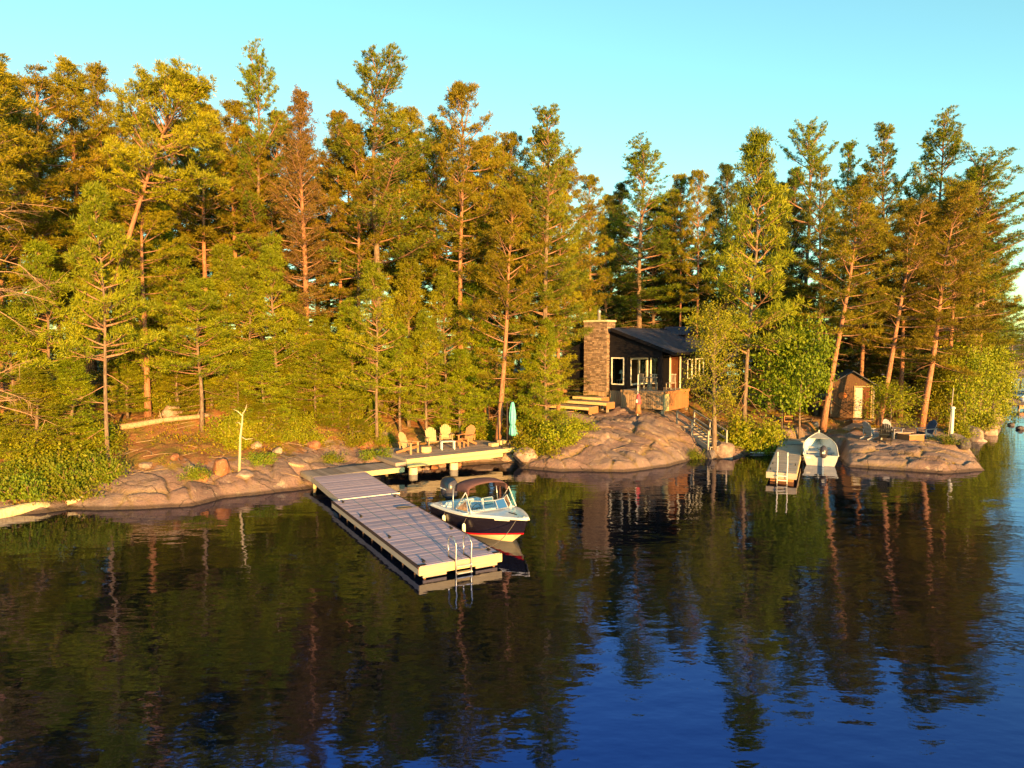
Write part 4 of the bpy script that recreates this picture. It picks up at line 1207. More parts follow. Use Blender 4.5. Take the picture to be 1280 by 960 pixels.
    MB().prism([(g[0] + 0.004, g[1], g[2] - 0.09), (g2[0] + 0.006, g2[1], g2[2] - 0.09), (g2[0] + 0.012, g2[1], g2[2] - 0.045), (g[0] + 0.012, g[1], g[2] - 0.045)], (0.006, 0.004, 0)).build('registration_plate', M['white'], t_)
    return t_
BRZ = math.atan2(-0.567, -0.823)
BO = Vector((-2.16, 25.28, 0))
sb = speedboat(BO, BRZ)
mB = Matrix.Translation(BO) @ Matrix.Rotation(BRZ, 4, 'Z')
for k, (yy, lb) in enumerate(((1.2, 'small white fender hanging on the dark hull nearest the motor'), (2.55, 'small white fender hanging on the dark hull below the windshield'))):
    p = mB @ Vector((1.06, yy, 0))
    f_ = thing('boat_fender', lb, 'fender', p)
    MB().lathe([(0.015, 0.14), (0.055, 0.18), (0.062, 0.30), (0.055, 0.44), (0.02, 0.48)], 12).build('bumper', M['white'], f_, True)
    MB().tube([(0, 0, 0.47), tuple(Vector((0, 0, 0)) + (mB.to_3x3() @ Vector((-0.10, 0, 0.0))) + Vector((0, 0, 0.66)))], 0.008, 5).build('fender_line', M['rope'], f_)
md = Matrix.Translation((-2.50, 18.49, 0)) @ Matrix.Rotation(DOCK_RZ, 4, 'Z')
a = mB @ Vector((0.10, 4.30, 0.93)); b = md @ Vector((DW - 0.22, 0.38, DZ + 0.08))
pts = [a.lerp(b, k / 10) + Vector((0, 0, -0.18 * math.sin(math.pi * k / 10))) for k in range(11)]
rp = thing('mooring_rope', 'dark rope tying the speedboat bow to the dock corner', 'rope', b)
MB().tube([p - b for p in pts], 0.011, 5).build('line', M['rope'], rp, True)
MB().tube([Vector((0, 0, 0)), Vector((-0.15, 0.02, -0.05)), Vector((-0.35, 0.12, -0.065)), Vector((-0.52, 0.10, -0.068))], 0.012, 5).build('loose_end', M['rope'], rp, True)
cl = thing('coiled_rope', 'dark coil of rope lying on the dock by the boat stern', 'rope', md @ Vector((1.95, 6.35, DZ + 0.012)), 0.3)
MB().tube([(0.16 * math.cos(k * 0.5) * (1 + 0.02 * k), 0.09 * math.sin(k * 0.5) * (1 + 0.02 * k), 0.012 + 0.0007 * k) for k in range(50)], 0.012, 5).build('coil', M['rope'], cl, True)
MB().tube([(0.30, 0.05, 0.01), (0.42, 0.09, 0.01), (0.52, 0.03, 0.01)], 0.012, 5).build('coil_tail', M['rope'], cl, True)

# ------------------------------------------------------------------ small dock and aluminium boat
SR = math.atan2(8.65, 3.9) - math.pi / 2
sdk = thing('small_dock', 'narrow weathered dock with a white ladder beside the aluminium boat', 'dock', (11.72, 31.65, 0), SR)
boards(sdk, 60, 1.22, 9.2 / 60, 9.2 / 60 - 0.012, 0.035, M['greywood'], 0.47, 0, 0)
for sx in (-0.02, 1.24):
    MB().box((sx, 4.6, 0.34), (0.045, 9.2, 0.24)).build('side_beam', M['newwood' if sx > 1 else 'greywood'], sdk)  # paler wood on the right beam stands in for sunlight
MB().box((0.61, -0.03, 0.33), (1.30, 0.045, 0.27)).build('end_fascia', M['greywood'], sdk)
for k in range(4):
    MB().box((0.61, 0.8 + 2.0 * k, 0.10), (1.0, 0.9, 0.3)).build('float', M['redwood'], sdk)
ladder(sdk, 0.44, -0.06, 0.47, 0.42, M['white'], 0.75, 0.9, 0.30, 3, M['white'])
for p in ((0.1, 0.6), (0.1, 2.2), (1.12, 2.2)): cleat(sdk, (p[0], p[1], 0.47), R(90))
pl = thing('landing_platform', 'small grey plank landing at the head of the narrow dock', 'platform', tuple(at_z(951, 552, 0.50)), R(2))
boards(pl, 20, 0.95, 0.145, 0.133, 0.035, M['greywood'], 0.02, 0, 0, False)
MB().box((1.45, -0.02, -0.10), (2.92, 0.04, 0.16)).build('fascia', M['greywood'], pl)
for p in ((0.2, 0.1), (2.7, 0.1), (0.2, 0.85), (2.7, 0.85)): MB().box((p[0], p[1], -0.4), (0.1, 0.1, 0.7)).build('post', M['greywood'], pl)
fl_ = thing('floating_plank', 'pale weathered plank lying at the water edge beside the narrow dock', 'plank', tuple(at_z(956, 566.5, 0.03)), R(-3))
MB().box((0, 0, 0.03), (1.7, 0.18, 0.07)).build('plank', M['white'], fl_, bevel=0.015)
MB().box((-0.55, 0, 0.075), (0.10, 0.22, 0.02)).build('cleat_strip', M['greywood'], fl_)

def aluboat():
    L, beam = 4.2, 1.62
    d = Vector((1.67, 4.05, 0)).normalized()
    t_ = thing('aluminium_boat', 'open grey aluminium fishing boat with bow drawn up to the shore', 'boat', (15.98, 35.72, 0.0), math.atan2(d.y, d.x) - math.pi / 2)
    t_.rotation_euler = (R(4.5), 0, t_.rotation_euler.z)
    n = 18
    out = {1: [], -1: []}; inn = {1: [], -1: []}; gun = []
    for i in range(n):
        t = i / (n - 1)
        fw = max(0, (t - 0.4) / 0.6)
        bs = beam / 2 * (1 - fw ** 2.2) + 0.02
        bc = beam / 2 * 0.80 * (1 - fw ** 1.6) + 0.01
        sh = 0.56 + 0.30 * t ** 2
        zk = -0.14 + 0.55 * max(0, (t - 0.75) / 0.25) ** 2
        zc = -0.02 + 0.38 * fw ** 1.8
        y = t * L + 0.25 * fw ** 2
        for s in (1, -1):
            out[s].append([Vector((0, y, zk)), Vector((s * bc, y, zc)), Vector((s * (bc + bs) / 2 * 1.02, y, (zc + sh) / 2)), Vector((s * bs, y, sh))])
            k = 0.035
            inn[s].append([Vector((0, y, max(zk, zc) + 0.06)), Vector((s * max(bc - k, 0.002), y, zc + 0.06)), Vector((s * max(bs - k, 0.004), y, sh - 0.005))])
        gun.append((bs, y, sh))
    m = MB()
    for s in (1, -1): m.loft(out[s])
    a, b = out[1][0], out[-1][0]
    m.add([b[3], b[2], b[1], b[0], a[1], a[2], Vector((a[3].x, a[3].y, a[3].z)), Vector((0.28, 0, 0.56)), Vector((0.22, 0, 0.44)), Vector((-0.22, 0, 0.44)), Vector((-0.28, 0, 0.56))], [tuple(range(11))])
    m.build('hull', M['aluboat'], t_, False)
    m = MB()
    for s in (1, -1): m.loft(inn[s])
    m.add([Vector((-0.74, 0.05, 0.5)), Vector((-0.62, 0.05, 0.04)), Vector((0.62, 0.05, 0.04)), Vector((0.74, 0.05, 0.5)), Vector((0.22, 0.05, 0.44)), Vector((-0.22, 0.05, 0.44))], [(0, 1, 2, 3, 4, 5)])
    m.build('inner_hull', M['palevinyl'], t_, False)
    for s in (1, -1):
        MB().tube([(s * g[0], g[1], g[2]) for g in gun], 0.03, 6).build('gunwale', M['white'], t_, True)
    for yy in (0.55, 1.65, 2.75):
        bs = beam / 2 * (1 - max(0, (yy / L - 0.4) / 0.6) ** 2.2) - 0.06
        MB().box((0, yy, 0.34), (2 * bs, 0.30, 0.05)).box((0, yy, 0.17), (2 * bs * 0.8, 0.04, 0.3)).build('bench', M['aluboat'], t_, bevel=0.01)
    bw = [[Vector((s * (gun[i][0] - 0.03), gun[i][1], gun[i][2] + 0.005)) for s in (-1, 1)] for i in range(13, n)]
    MB().loft(bw).build('bow_deck', M['aluboat'], t_, solid=0.015)
    MB().box((0, 0.10, 0.42), (0.7, 0.06, 0.08)).build('transom_pad', M['walkboard'], t_)
    MB().box((-0.58, -0.012, 0.40), (0.22, 0.02, 0.10)).build('transom_label', M['white'], t_)
    rows = []
    for z_, sx, sy in ((0.48, 0.12, 0.17), (0.60, 0.18, 0.26), (0.84, 0.20, 0.29), (1.00, 0.16, 0.23), (1.08, 0.07, 0.12)):
        rows.append([Vector((0.12 + sx * math.cos(k * math.pi / 8), -0.14 + sy * math.sin(k * math.pi / 8), z_)) for k in range(16)])
    e = MB().loft(rows, True, True).build('outboard_motor', M['outboard'], t_, True)
    MB().box((0.12, -0.16, 0.18), (0.09, 0.14, 0.66)).box((0.12, -0.20, -0.08), (0.04, 0.30, 0.03)).build('motor_leg', M['alu'], e)
    MB().tube([(0.12, 0.02, 0.70), (-0.02, 0.30, 0.76), (-0.16, 0.52, 0.80)], 0.022, 6).build('tiller', M['black'], e, True)
    MB().box((0.12, -0.435, 0.78), (0.14, 0.006, 0.10)).build('motor_badge', M['white'], e)
    MB().tube([(0, L + 0.22, 0.86), (0, L + 0.22, 1.0)], 0.04, 8).build('bow_handle', M['white'], t_)
    return t_
aluboat()

# ------------------------------------------------------------------ cabin
AL = R(38)
CO = Vector((4.78, 46.3, 0))
cab = thing('cabin', 'small dark stained lake cabin with stone chimney and shingle roof above the rock dome', 'cabin', CO, -AL)
GZ0, FZ = 2.2, 3.24
# chimney: core and courses of stone
core = MB().box((0.875, 0.55, (2.9 + 7.72) / 2), (1.67, 1.02, 7.72 - 2.9)).build('chimney', M['mortar'], cab)
st = MB(); tv = []
gs = np.random.default_rng(12)
def stone_face(o, u, v, W_, z0, z1):
    z = z0
    while z < z1 - 0.05:
        h = float(gs.uniform(0.055, 0.12)); h = min(h, z1 - z)
        x = 0.0
        while x < W_ - 0.01:
            w_ = float(gs.uniform(0.09, 0.34)); w_ = min(w_, W_ - x)
            if W_ - x - w_ < 0.12: w_ = W_ - x
            d = float(gs.uniform(0.02, 0.06))
            c = o + u * (x + w_ / 2) + Vector((0, 0, z + h / 2)) + v * (d / 2)
            rot = Matrix((u, v, Vector((0, 0, 1)))).transposed()
            n0 = len(st.v)
            st.box(c, (w_ - 0.018, d, h - 0.018), rot)
            tt = float(gs.random())
            tv.extend([tt] * (len(st.v) - n0))
            x += w_
        z += h
X_, Y_ = Vector((1, 0, 0)), Vector((0, 1, 0))
stone_face(Vector((0, 0.042, 0)), X_, -Y_, 1.75, 3.12, 7.66)
stone_face(Vector((1.708, 0.02, 0)), Y_, X_, 1.05, 3.12, 7.66)
stone_face(Vector((0.042, 1.07, 0)), -Y_, -X_, 1.05, 3.12, 7.66)
so = st.build('stonework', M['chimney'], core)
so['kind'] = 'stuff'
a_ = so.data.attributes.new('tint', 'FLOAT', 'POINT'); a_.data.foreach_set('value', tv)
MB().box((0.875, 0.54, 7.74), (1.86, 1.16, 0.12)).build('chimney_cap', M['concrete'], core, bevel=0.02)
fp = MB().lathe([(0.10, 7.78), (0.10, 8.30), (0.135, 8.32), (0.135, 8.38), (0.10, 8.40), (0.12, 8.46), (0.02, 8.50)], 14, (0.85, 0.5, 0)).build('flue_pipe', M['alu'], core, True)
# walls: prism outlines in the facade plane
FYL = 0.35
def roofz(u): return 7.13 - abs(u - 2.0) * 0.348
def wall_face(pts, yl, th, name='wall', mat='darkwall'):
    return MB().prism([(u, yl, z) for u, z in pts], (0, th, 0)).build(name, M[mat], cab)
# front wall left of the recess, around window 1 (u 1.88..2.85, z 3.60..5.37)
wall_face([(-1.9, FZ), (1.90, FZ), (1.90, roofz(1.90)), (-1.9, roofz(-1.9))], FYL, 0.15)
wall_face([(1.90, FZ), (2.82, FZ), (2.82, 3.60), (1.90, 3.60)], FYL, 0.15)
wall_face([(1.90, 5.37), (2.82, 5.37), (2.82, roofz(2.82)), (2.0, roofz(2.0)), (1.90, roofz(1.90))], FYL, 0.15)
wall_face([(2.82, FZ), (3.02, FZ), (3.02, roofz(3.02)), (2.82, roofz(2.82))], FYL, 0.15)
wall_face([(3.02, 5.40), (5.46, 5.40), (5.46, roofz(5.46)), (3.02, roofz(3.02))], FYL, 0.15, 'gable_header')
MB().box((5.33, FYL + 0.13, (FZ + 5.39) / 2), (0.26, 0.26, 5.39 - FZ - 0.01)).build('corner_post', M['darkwall'], cab)
BY = 3.4
# return wall of the recessed porch with two big panes
wy = FYL + 0.15
def side_wall(u, y0, y1, z0, z1, th=-0.14, name='wall', mat='darkwall'):
    return MB().prism([(u, y0, z0), (u, y1, z0), (u, y1, z1), (u, y0, z1)], (th, 0, 0)).build(name, M[mat], cab)
side_wall(3.02, wy, 0.86, FZ, 5.42); side_wall(3.02, 3.28, BY + 0.14, FZ, 5.42)
side_wall(3.02, 0.86, 3.28, FZ, 3.55); side_wall(3.02, 0.86, 3.28, 5.34, 5.42)
MB().prism([(3.02, BY, FZ), (3.16, BY, FZ), (3.16, BY, 5.42), (3.02, BY, 5.42)], (0, 0.14, 0)).build('wall', M['darkwall'], cab)
MB().prism([(3.78, BY, FZ), (4.55, BY, FZ), (4.55, BY, 5.42), (3.78, BY, 5.42)], (0, 0.14, 0)).build('wall', M['darkwall'], cab)
MB().prism([(3.16, BY, FZ), (3.78, BY, FZ), (3.78, BY, 3.55), (3.16, BY, 3.55)], (0, 0.14, 0)).build('wall', M['darkwall'], cab)
MB().prism([(5.36, BY, FZ), (5.46, BY, FZ), (5.46, BY, 5.42), (5.36, BY, 5.42)], (0, 0.14, 0)).build('wall', M['darkwall'], cab)
MB().box((4.24, BY + 0.07, 5.65), (2.44, 0.14, 0.44)).build('wall', M['darkwall'], cab)
# right wall with windows, left wall, back wall
side_wall(5.46, BY + 0.14, 4.2, FZ, 5.88); side_wall(5.46, 4.2, 5.0, FZ, 3.9); side_wall(5.46, 4.2, 5.0, 5.25, 5.88)
side_wall(5.46, 5.0, 5.5, FZ, 5.88); side_wall(5.46, 5.5, 6.9, FZ, 4.0); side_wall(5.46, 5.5, 6.9, 5.25, 5.88); side_wall(5.46, 6.9, 10.0, FZ, 5.88)
side_wall(-1.76, FYL + 0.15, 10.0, FZ, 5.75)
wall_face([(-1.75, FZ), (5.44, FZ), (5.44, roofz(5.44)), (2.0, roofz(2.0)), (-1.75, roofz(-1.75))], 9.85, 0.15)
MB().box((1.8, 5.1, FZ - 0.06), (7.2, 9.6, 0.12)).build('floor', M['interior'], cab)
MB().box((1.8, 5.1, 5.50), (7.0, 9.0, 0.04)).build('ceiling', M['interior'], cab)
def window(cx, cy, z0, z1, wd, axis, outw, mull=0, mat='white', fw=0.05):
    """frame with pane; axis 'u' in the facade plane, 'y' in a side wall; outw = outward sign"""
    fr = MB()
    def bx_(a0, a1, b0, b1, off=0.0, th=0.07):
        ca, cb = (a0 + a1) / 2, (b0 + b1) / 2
        if axis == 'u': fr.box((cx + ca, cy + outw * off, cb), (a1 - a0, th, b1 - b0))
        else: fr.box((cx + outw * off, cy + ca, cb), (th, a1 - a0, b1 - b0))
    h = wd / 2
    bx_(-h - 0.02, -h + fw, z0 - 0.02, z1 + 0.02); bx_(h - fw, h + 0.02, z0 - 0.02, z1 + 0.02)
    bx_(-h + fw, h - fw, z1 - fw, z1 + 0.02); bx_(-h + fw, h - fw, z0 - 0.02, z0 + fw)
    for k in range(mull):
        c = -h + wd * (k + 1) / (mull + 1)
        bx_(c - fw / 2, c + fw / 2, z0 + fw, z1 - fw)
    root = fr.build('window', M[mat], cab)
    edges = [-h + fw] + [e for k in range(mull) for e in (-h + wd * (k + 1) / (mull + 1) - fw / 2, -h + wd * (k + 1) / (mull + 1) + fw / 2)] + [h - fw]
    for k in range(0, len(edges), 2):
        a0, a1 = edges[k], edges[k + 1]
        if axis == 'u': vs = [(cx + a0, cy, z0 + fw), (cx + a1, cy, z0 + fw), (cx + a1, cy, z1 - fw), (cx + a0, cy, z1 - fw)]
        else: vs = [(cx, cy + a0, z0 + fw), (cx, cy + a1, z0 + fw), (cx, cy + a1, z1 - fw), (cx, cy + a0, z1 - fw)]
        MB().add(vs, [(0, 1, 2, 3)]).build('pane', M['glass'], root)
    return root
window(2.36, FYL + 0.02, 3.62, 5.35, 0.90, 'u', -1)
window(3.0, 2.07, 3.57, 5.32, 2.40, 'y', 1, 1, 'white', 0.10)
window(3.47, BY + 0.02, 3.57, 5.38, 0.60, 'u', -1)
window(5.44, 4.6, 3.92, 5.23, 0.78, 'y', 1, 0)
window(5.44, 6.2, 4.02, 5.23, 1.38, 'y', 1, 1)
# porch door in the back wall
dr = MB().box((4.955, BY + 0.07, (FZ + 5.40) / 2), (0.80, 0.05, 5.38 - FZ)).build('door', M['doorred'], cab)
MB().box((4.60, BY - 0.005, (FZ + 5.42) / 2), (0.09, 0.06, 5.42 - FZ)).box((5.32, BY - 0.005, (FZ + 5.42) / 2), (0.09, 0.06, 5.42 - FZ)).build('door_frame', M['white'], dr)
MB().box((4.72, BY + 0.03, 4.25), (0.03, 0.05, 0.14)).build('handle', M['steel'], dr)
# roof: two slopes as slabs in their own local space, fascia boards
def roof_slab(u0, u1, y0, y1, th=0.14, name='roof_slope'):
    zo = 7.13 + 0.02
    z0 = zo - abs(u0 - 2.0) * 0.348; z1 = zo - abs(u1 - 2.0) * 0.348
    ln = math.hypot(u1 - u0, z1 - z0)
    ang = math.atan2(z1 - z0, u1 - u0)
    mb = MB().box((ln / 2, (y1 - y0) / 2, th / 2), (ln, y1 - y0, th))
    return mb.build(name, M['roof'], cab, loc=(u0, y0, z0), rot=(0, -ang, 0))
roof_slab(2.0, 6.45, 0.02, 9.4)
roof_slab(1.995, -2.3, 1.09, 10.4)
MB().beam((2.0, 0.0, 7.19), (6.47, 0.0, 7.19 - 4.47 * 0.348), 0.05, 0.20).build('rake_board', M['darkwall'], cab)
MB().beam((6.47, 0.02, 5.66), (6.47, 9.4, 5.66), 0.05, 0.16).build('eave_board', M['darkwall'], cab)
MB().box((2.0, 5.7, 7.30), (0.34, 9.3, 0.04)).build('ridge_cap', M['roof'], cab)
# small cross gable at the far end of the right slope
cg = MB().prism([(2.2, 7.4, 6.9), (2.2, 9.1, 6.9), (2.2, 8.25, 7.36)], (1.7, 0, 0)).build('cross_gable', M['darkwall'], cab)
for s, y0 in ((1, 7.25), (-1, 9.25)):
    MB().prism([(1.9, y0, 6.86), (4.05, y0, 6.86), (4.05, 8.25, 7.42), (1.9, 8.25, 7.42)], (0, 0, 0.06)).build('gable_slope', M['roof'], cg)
# skirts of upright boards under the wall and the chimney
sk = MB().box((0, 0, 0), (0.135, 0.025, 0.92)).mesh('skirt_board', M['skirt'])
for k in range(12): link_mesh('skirt_board', sk, None, cab, (0.075 + k * 0.146, -0.03, 2.66 + random.uniform(-.01, .01)))
for k in range(10): link_mesh('skirt_board', sk, None, cab, (1.92 + k * 0.152, 0.30, 2.74 + random.uniform(-.01, .01)))
MB().box((0.87, 0.02, 2.55), (1.74, 0.04, 1.0)).build('skirt_gap_shade', M['interior'], cab)  # dark sheet set behind the board gaps as their shade
MB().box((2.6, 0.345, 2.65), (1.75, 0.04, 1.0)).build('skirt_gap_shade', M['interior'], cab)
# interior: lamp on a table seen through the first window
mC = Matrix.Translation(CO) @ Matrix.Rotation(-AL, 4, 'Z')
tl = thing('table_lamp', 'white shaded lamp on a small table inside the cabin window', 'lamp', mC @ Vector((2.15, 1.25, FZ)), -AL)
MB().box((0, 0, 0.62), (0.55, 0.45, 0.04)).box((0.22, 0.18, 0.3), (0.04, 0.04, 0.6)).box((-0.22, 0.18, 0.3), (0.04, 0.04, 0.6)).box((-0.22, -0.18, 0.3), (0.04, 0.04, 0.6)).box((0.22, -0.18, 0.3), (0.04, 0.04, 0.6)).build('stand', M['walkboard'], tl)
MB().lathe([(0.08, 0.64), (0.05, 0.68), (0.025, 0.9), (0.02, 1.05)], 10).build('lamp_stem', M['white'], tl, True)
MB().lathe([(0.19, 1.04), (0.10, 1.28), (0.02, 1.285)], 16).build('lamp_shade', M['lampshade'], tl, True)

# cabin deck
cdk = thing('cabin_deck', 'raised cabin deck with upright skirt boards above the rock dome', 'deck', CO, -AL)
boards(cdk, 23, 2.95, 0.165, 0.157, 0.035, M['walkboard'], 3.34, 3.06, -0.42)
MB().box((4.52, -0.44, 3.27), (2.96, 0.04, 0.16)).build('fascia', M['skirt'], cdk)
MB().box((6.03, 1.45, 3.27), (0.04, 3.75, 0.16)).build('side_fascia', M['redwood'], cdk)
sk2 = MB().box((0, 0, 0), (0.124, 0.025, 0.95)).mesh('skirt_board', M['skirt'])
sk3 = MB().box((0, 0, 0), (0.025, 0.138, 1.05)).mesh('skirt_board', M['newwood'])  # lighter wood puts the sun into the right-facing skirt colour
sk4 = MB().box((0, 0, 0), (0.025, 0.138, 1.05)).mesh('skirt_board', M['redwood'])
for k in range(20): link_mesh('skirt_board', sk2, None, cdk, (3.12 + k * 0.147, -0.40, 2.72 + random.uniform(-.015, .015)))
for k in range(5): link_mesh('skirt_board', sk3, None, cdk, (5.985, -0.30 + k * 0.146, 2.67))
for k in range(20): link_mesh('skirt_board', sk4, None, cdk, (5.965, 0.44 + k * 0.147, 2.67))
MB().box((4.5, -0.34, 2.75), (2.9, 0.03, 0.9)).build('skirt_gap_shade', M['interior'], cdk)  # dark sheet painting the shade between the front skirt boards
for p in ((3.15, -0.25), (5.85, -0.25), (5.85, 3.2)): MB().box((p[0], p[1], 2.6), (0.12, 0.12, 1.3)).build('post', M['greywood'], cdk)
for zz in (2.55, 3.02):
    MB().box((4.95, -0.425, zz), (0.34, 0.02, 0.045)).build('hatch_hinge', M['darkwall'], cdk)
# porch railing posts, table and chairs
def porch_chair(u, y, rz, lb):
    t = thing('porch_chair', lb, 'chair', mC @ Vector((u, y, 3.343)), rz - AL, 'chairs on the cabin porch')
    MB().box((0, 0, 0.44), (0.46, 0.46, 0.04)).build('seat', M['greywood'], t)
    bk = MB()
    for k in range(4): bk.box((-0.18 + 0.12 * k, 0.22, 0.72), (0.035, 0.02, 0.52))
    bk.box((0, 0.22, 0.99), (0.46, 0.03, 0.06)).build('backrest', M['greywood'], t)
    for sx in (-0.2, 0.2):
        for sy in (-0.2, 0.2): MB().box((sx, sy, 0.21), (0.045, 0.045, 0.42)).build('leg', M['greywood'], t)
porch_chair(4.0, 0.85, R(160), 'pale slatted chair at the porch table nearest the big window')
porch_chair(4.75, 0.75, R(195), 'pale slatted chair at the porch table beside the dark corner post')
porch_chair(5.55, 1.5, R(250), 'pale slatted chair at the open end of the porch')
pt = thing('porch_table', 'small pale wooden table on the cabin porch', 'table', mC @ Vector((4.3, 1.35, 3.343)), -AL)
MB().box((0, 0, 0.76), (1.0, 0.7, 0.04)).build('table_top', M['greywood'], pt)
for sx in (-0.42, 0.42):
    for sy in (-0.28, 0.28): MB().box((sx, sy, 0.37), (0.06, 0.06, 0.74)).build('leg', M['greywood'], pt)
# broad plank steps left of the deck
stp = thing('plank_steps', 'broad wooden platform steps leading up to the cabin under the chimney', 'steps', CO, -AL)
for k, (u0, u1, y0, y1, z) in enumerate(((-0.2, 1.95, -1.0, -0.06, 2.80), (-0.7, 2.9, -2.0, -1.0, 2.60), (-1.6, 2.3, -3.1, -2.0, 2.36), (-2.4, 1.2, -4.3, -3.1, 2.08))):
    b_ = MB().box((0, 0, 0), (u1 - u0, (y1 - y0) / 6 - 0.008, 0.035)).mesh('plank', M['walkboard'])
    for j in range(6): link_mesh('plank', b_, None, stp, ((u0 + u1) / 2, y0 + (y1 - y0) * (j + 0.5) / 6, z))
    MB().box(((u0 + u1) / 2, y0 - 0.02, z - 0.07), (u1 - u0, 0.04, 0.17)).build('riser', M['newwood'], stp)
    MB().box((u1 + 0.02, (y0 + y1) / 2, z - 0.2), (0.04, y1 - y0, 0.4)).build('side_board', M['redwood'], stp)
    MB().box((u0 + 0.2, (y0 + y1) / 2, z - 0.55), (0.12, 0.12, 1.0)).box((u1 - 0.2, (y0 + y1) / 2, z - 0.55), (0.12, 0.12, 1.0)).build('post', M['greywood'], stp)
# post with a pink cloth
sp_ = thing('cloth_post', 'thin post hung with a pink and white cloth beside the cabin deck', 'post', tuple(at_y(797, 507, 42.3)), 0)
sp_.location.z = gz(sp_.location.x, sp_.location.y)
hz = 6.5 - (468 - 425) / 870 * 42.3 - sp_.location.z
MB().tube([(0, 0, -0.1), (0.01, 0, hz)], 0.03, 8).build('pole', M['white'], sp_, True)
rows = [[Vector((0.04 + r * math.cos(a) * (1 + 0.2 * math.cos(3 * a + z * 9)), r * 0.7 * math.sin(a), z)) for a in [k * math.pi / 8 for k in range(16)]] for z, r in ((0.15, 0.17), (0.5, 0.15), (0.8, 0.12), (1.05, 0.11), (1.18, 0.04))]
MB().loft(rows, True, True).build('cloth', M['redwood'], sp_, True)
rows = [[Vector((0.05 + r * math.cos(a) * (1 + 0.2 * math.cos(3 * a + z * 9)), -0.03 + r * 0.8 * math.sin(a), z)) for a in [k * math.pi / 8 for k in range(16)]] for z, r in ((0.72, 0.15), (0.95, 0.14), (1.15, 0.11), (1.36, 0.05))]
MB().loft(rows, True, True).build('towel', M['pink'], sp_, True)
MB().lathe([(0.07, 0.0), (0.075, 0.1), (0.04, 0.2)], 10, (-0.08, -0.12, 0.82)).build('white_patch', M['white'], sp_, True)
# stairs with railing on the right of the dome
s0 = Vector((10.35, 41.6, 0)); s1 = Vector((11.35, 37.9, 0))
zt, zb_ = gz(s0.x, s0.y) + 0.12, max(0.45, gz(s1.x, s1.y)) + 0.1
srz = math.atan2(s1.y - s0.y, s1.x - s0.x) + math.pi / 2
stair = thing('rock_stairs', 'grey wooden stairs with a handrail descending beside the rock dome', 'stairs', s0, srz)
Ls = (s1 - s0).length
nst = 9
for k in range(nst):
    f = (k + 0.5) / nst
    MB().box((0, -f * Ls, zt + (zb_ - zt) * f + 0.05), (1.0, Ls / nst * 1.05, 0.045)).build('tread', M['greywood'], stair)
for sx in (-0.52, 0.52):
    MB().beam((sx, 0, zt - 0.02), (sx, -Ls, zb_ - 0.02), 0.045, 0.26).build('stringer', M['greywood'], stair)
for sx in (-0.57, 0.57):
    for f in (0.04, 0.5, 0.96):
        zg = zt + (zb_ - zt) * f
        MB().box((sx, -f * Ls, zg + 0.40), (0.075, 0.075, 1.1)).build('rail_post', M['greywood'], stair)
    for hh in (0.93, 0.50):
        MB().beam((sx, -0.04 * Ls, zt + hh), (sx, -0.97 * Ls, zb_ + hh), 0.045, 0.085).build('handrail', M['greywood'], stair)

# ------------------------------------------------------------------ shed, ramp and fire pit corner
SHP = Vector((23.35, 47.6, 0)); SZ = 1.18
shed = thing('shed', 'small brown board shed with plaque and half-white doorway among the pines', 'shed', (SHP.x, SHP.y, 0), R(-20))
SW, SDp, SHt = 2.75, 3.0, 2.25
def vboards(parent, x0, x1, y, z0, z1, nm='wall_board', mat='shedwall', side=False):
    n = max(1, round((x1 - x0) / 0.16)); p = (x1 - x0) / n
    b_ = MB().box((0, 0, 0), (0.025, p - 0.008, z1 - z0) if side else (p - 0.008, 0.025, z1 - z0)).mesh(nm, M[mat])
    for k in range(n):
        c = x0 + p * (k + 0.5)
        link_mesh(nm, b_, None, parent, (y, c, (z0 + z1) / 2) if side else (c, y, (z0 + z1) / 2))
vboards(shed, -SW / 2, 0.08, 0, SZ, SZ + SHt)
vboards(shed, 1.22, SW / 2, 0, SZ, SZ + SHt)
vboards(shed, 0, SDp, -SW / 2, SZ, SZ + SHt, side=True)
vboards(shed, 0, SDp, SW / 2, SZ, SZ + SHt, side=True)
MB().prism([(-SW / 2, -0.012, SZ + SHt), (SW / 2, -0.012, SZ + SHt), (0, -0.012, SZ + SHt + 0.85)], (0, 0.03, 0)).build('gable', M['shedwall'], shed)
MB().box((0.65, 0, SZ + SHt - 0.06), (1.14, 0.03, 0.12)).build('door_header', M['shedwall'], shed)
MB().box((0, SDp, SZ + SHt / 2), (SW, 0.03, SHt)).build('back_wall', M['shedwall'], shed)
MB().box((0, SDp / 2, SZ - 0.02), (SW - 0.06, SDp - 0.06, 0.06)).build('floor', M['interior'], shed)
MB().box((-0.66, -0.04, SZ + 0.10), (1.46, 0.05, 0.22)).build('base_beam', M['shedwall'], shed)
for s in (1, -1):
    MB().prism([(0, -0.3, SZ + SHt + 0.92), (s * (SW / 2 + 0.3), -0.3, SZ + SHt - 0.15), (s * (SW / 2 + 0.3), SDp + 0.3, SZ + SHt - 0.15), (0, SDp + 0.3, SZ + SHt + 0.92)], (0, 0, 0.07)).build('roof_slope', M['roof'], shed)
    MB().box((s * (SW / 2 - 0.07), -0.032, SZ + SHt / 2), (0.10, 0.03, SHt)).build('corner_board', M['skirt' if s < 0 else 'greywood'], shed)
dfr = MB().box((0.13, -0.035, SZ + 1.06), (0.09, 0.07, 2.12)).box((1.17, -0.035, SZ + 1.06), (0.09, 0.07, 2.12)).box((0.65, -0.035, SZ + 2.15), (1.13, 0.07, 0.07)).build('door_frame', M['chairwood'], shed)
MB().box((0.40, -0.002, SZ + 1.04), (0.44, 0.035, 2.06)).build('white_door', M['whitedoor'], shed)
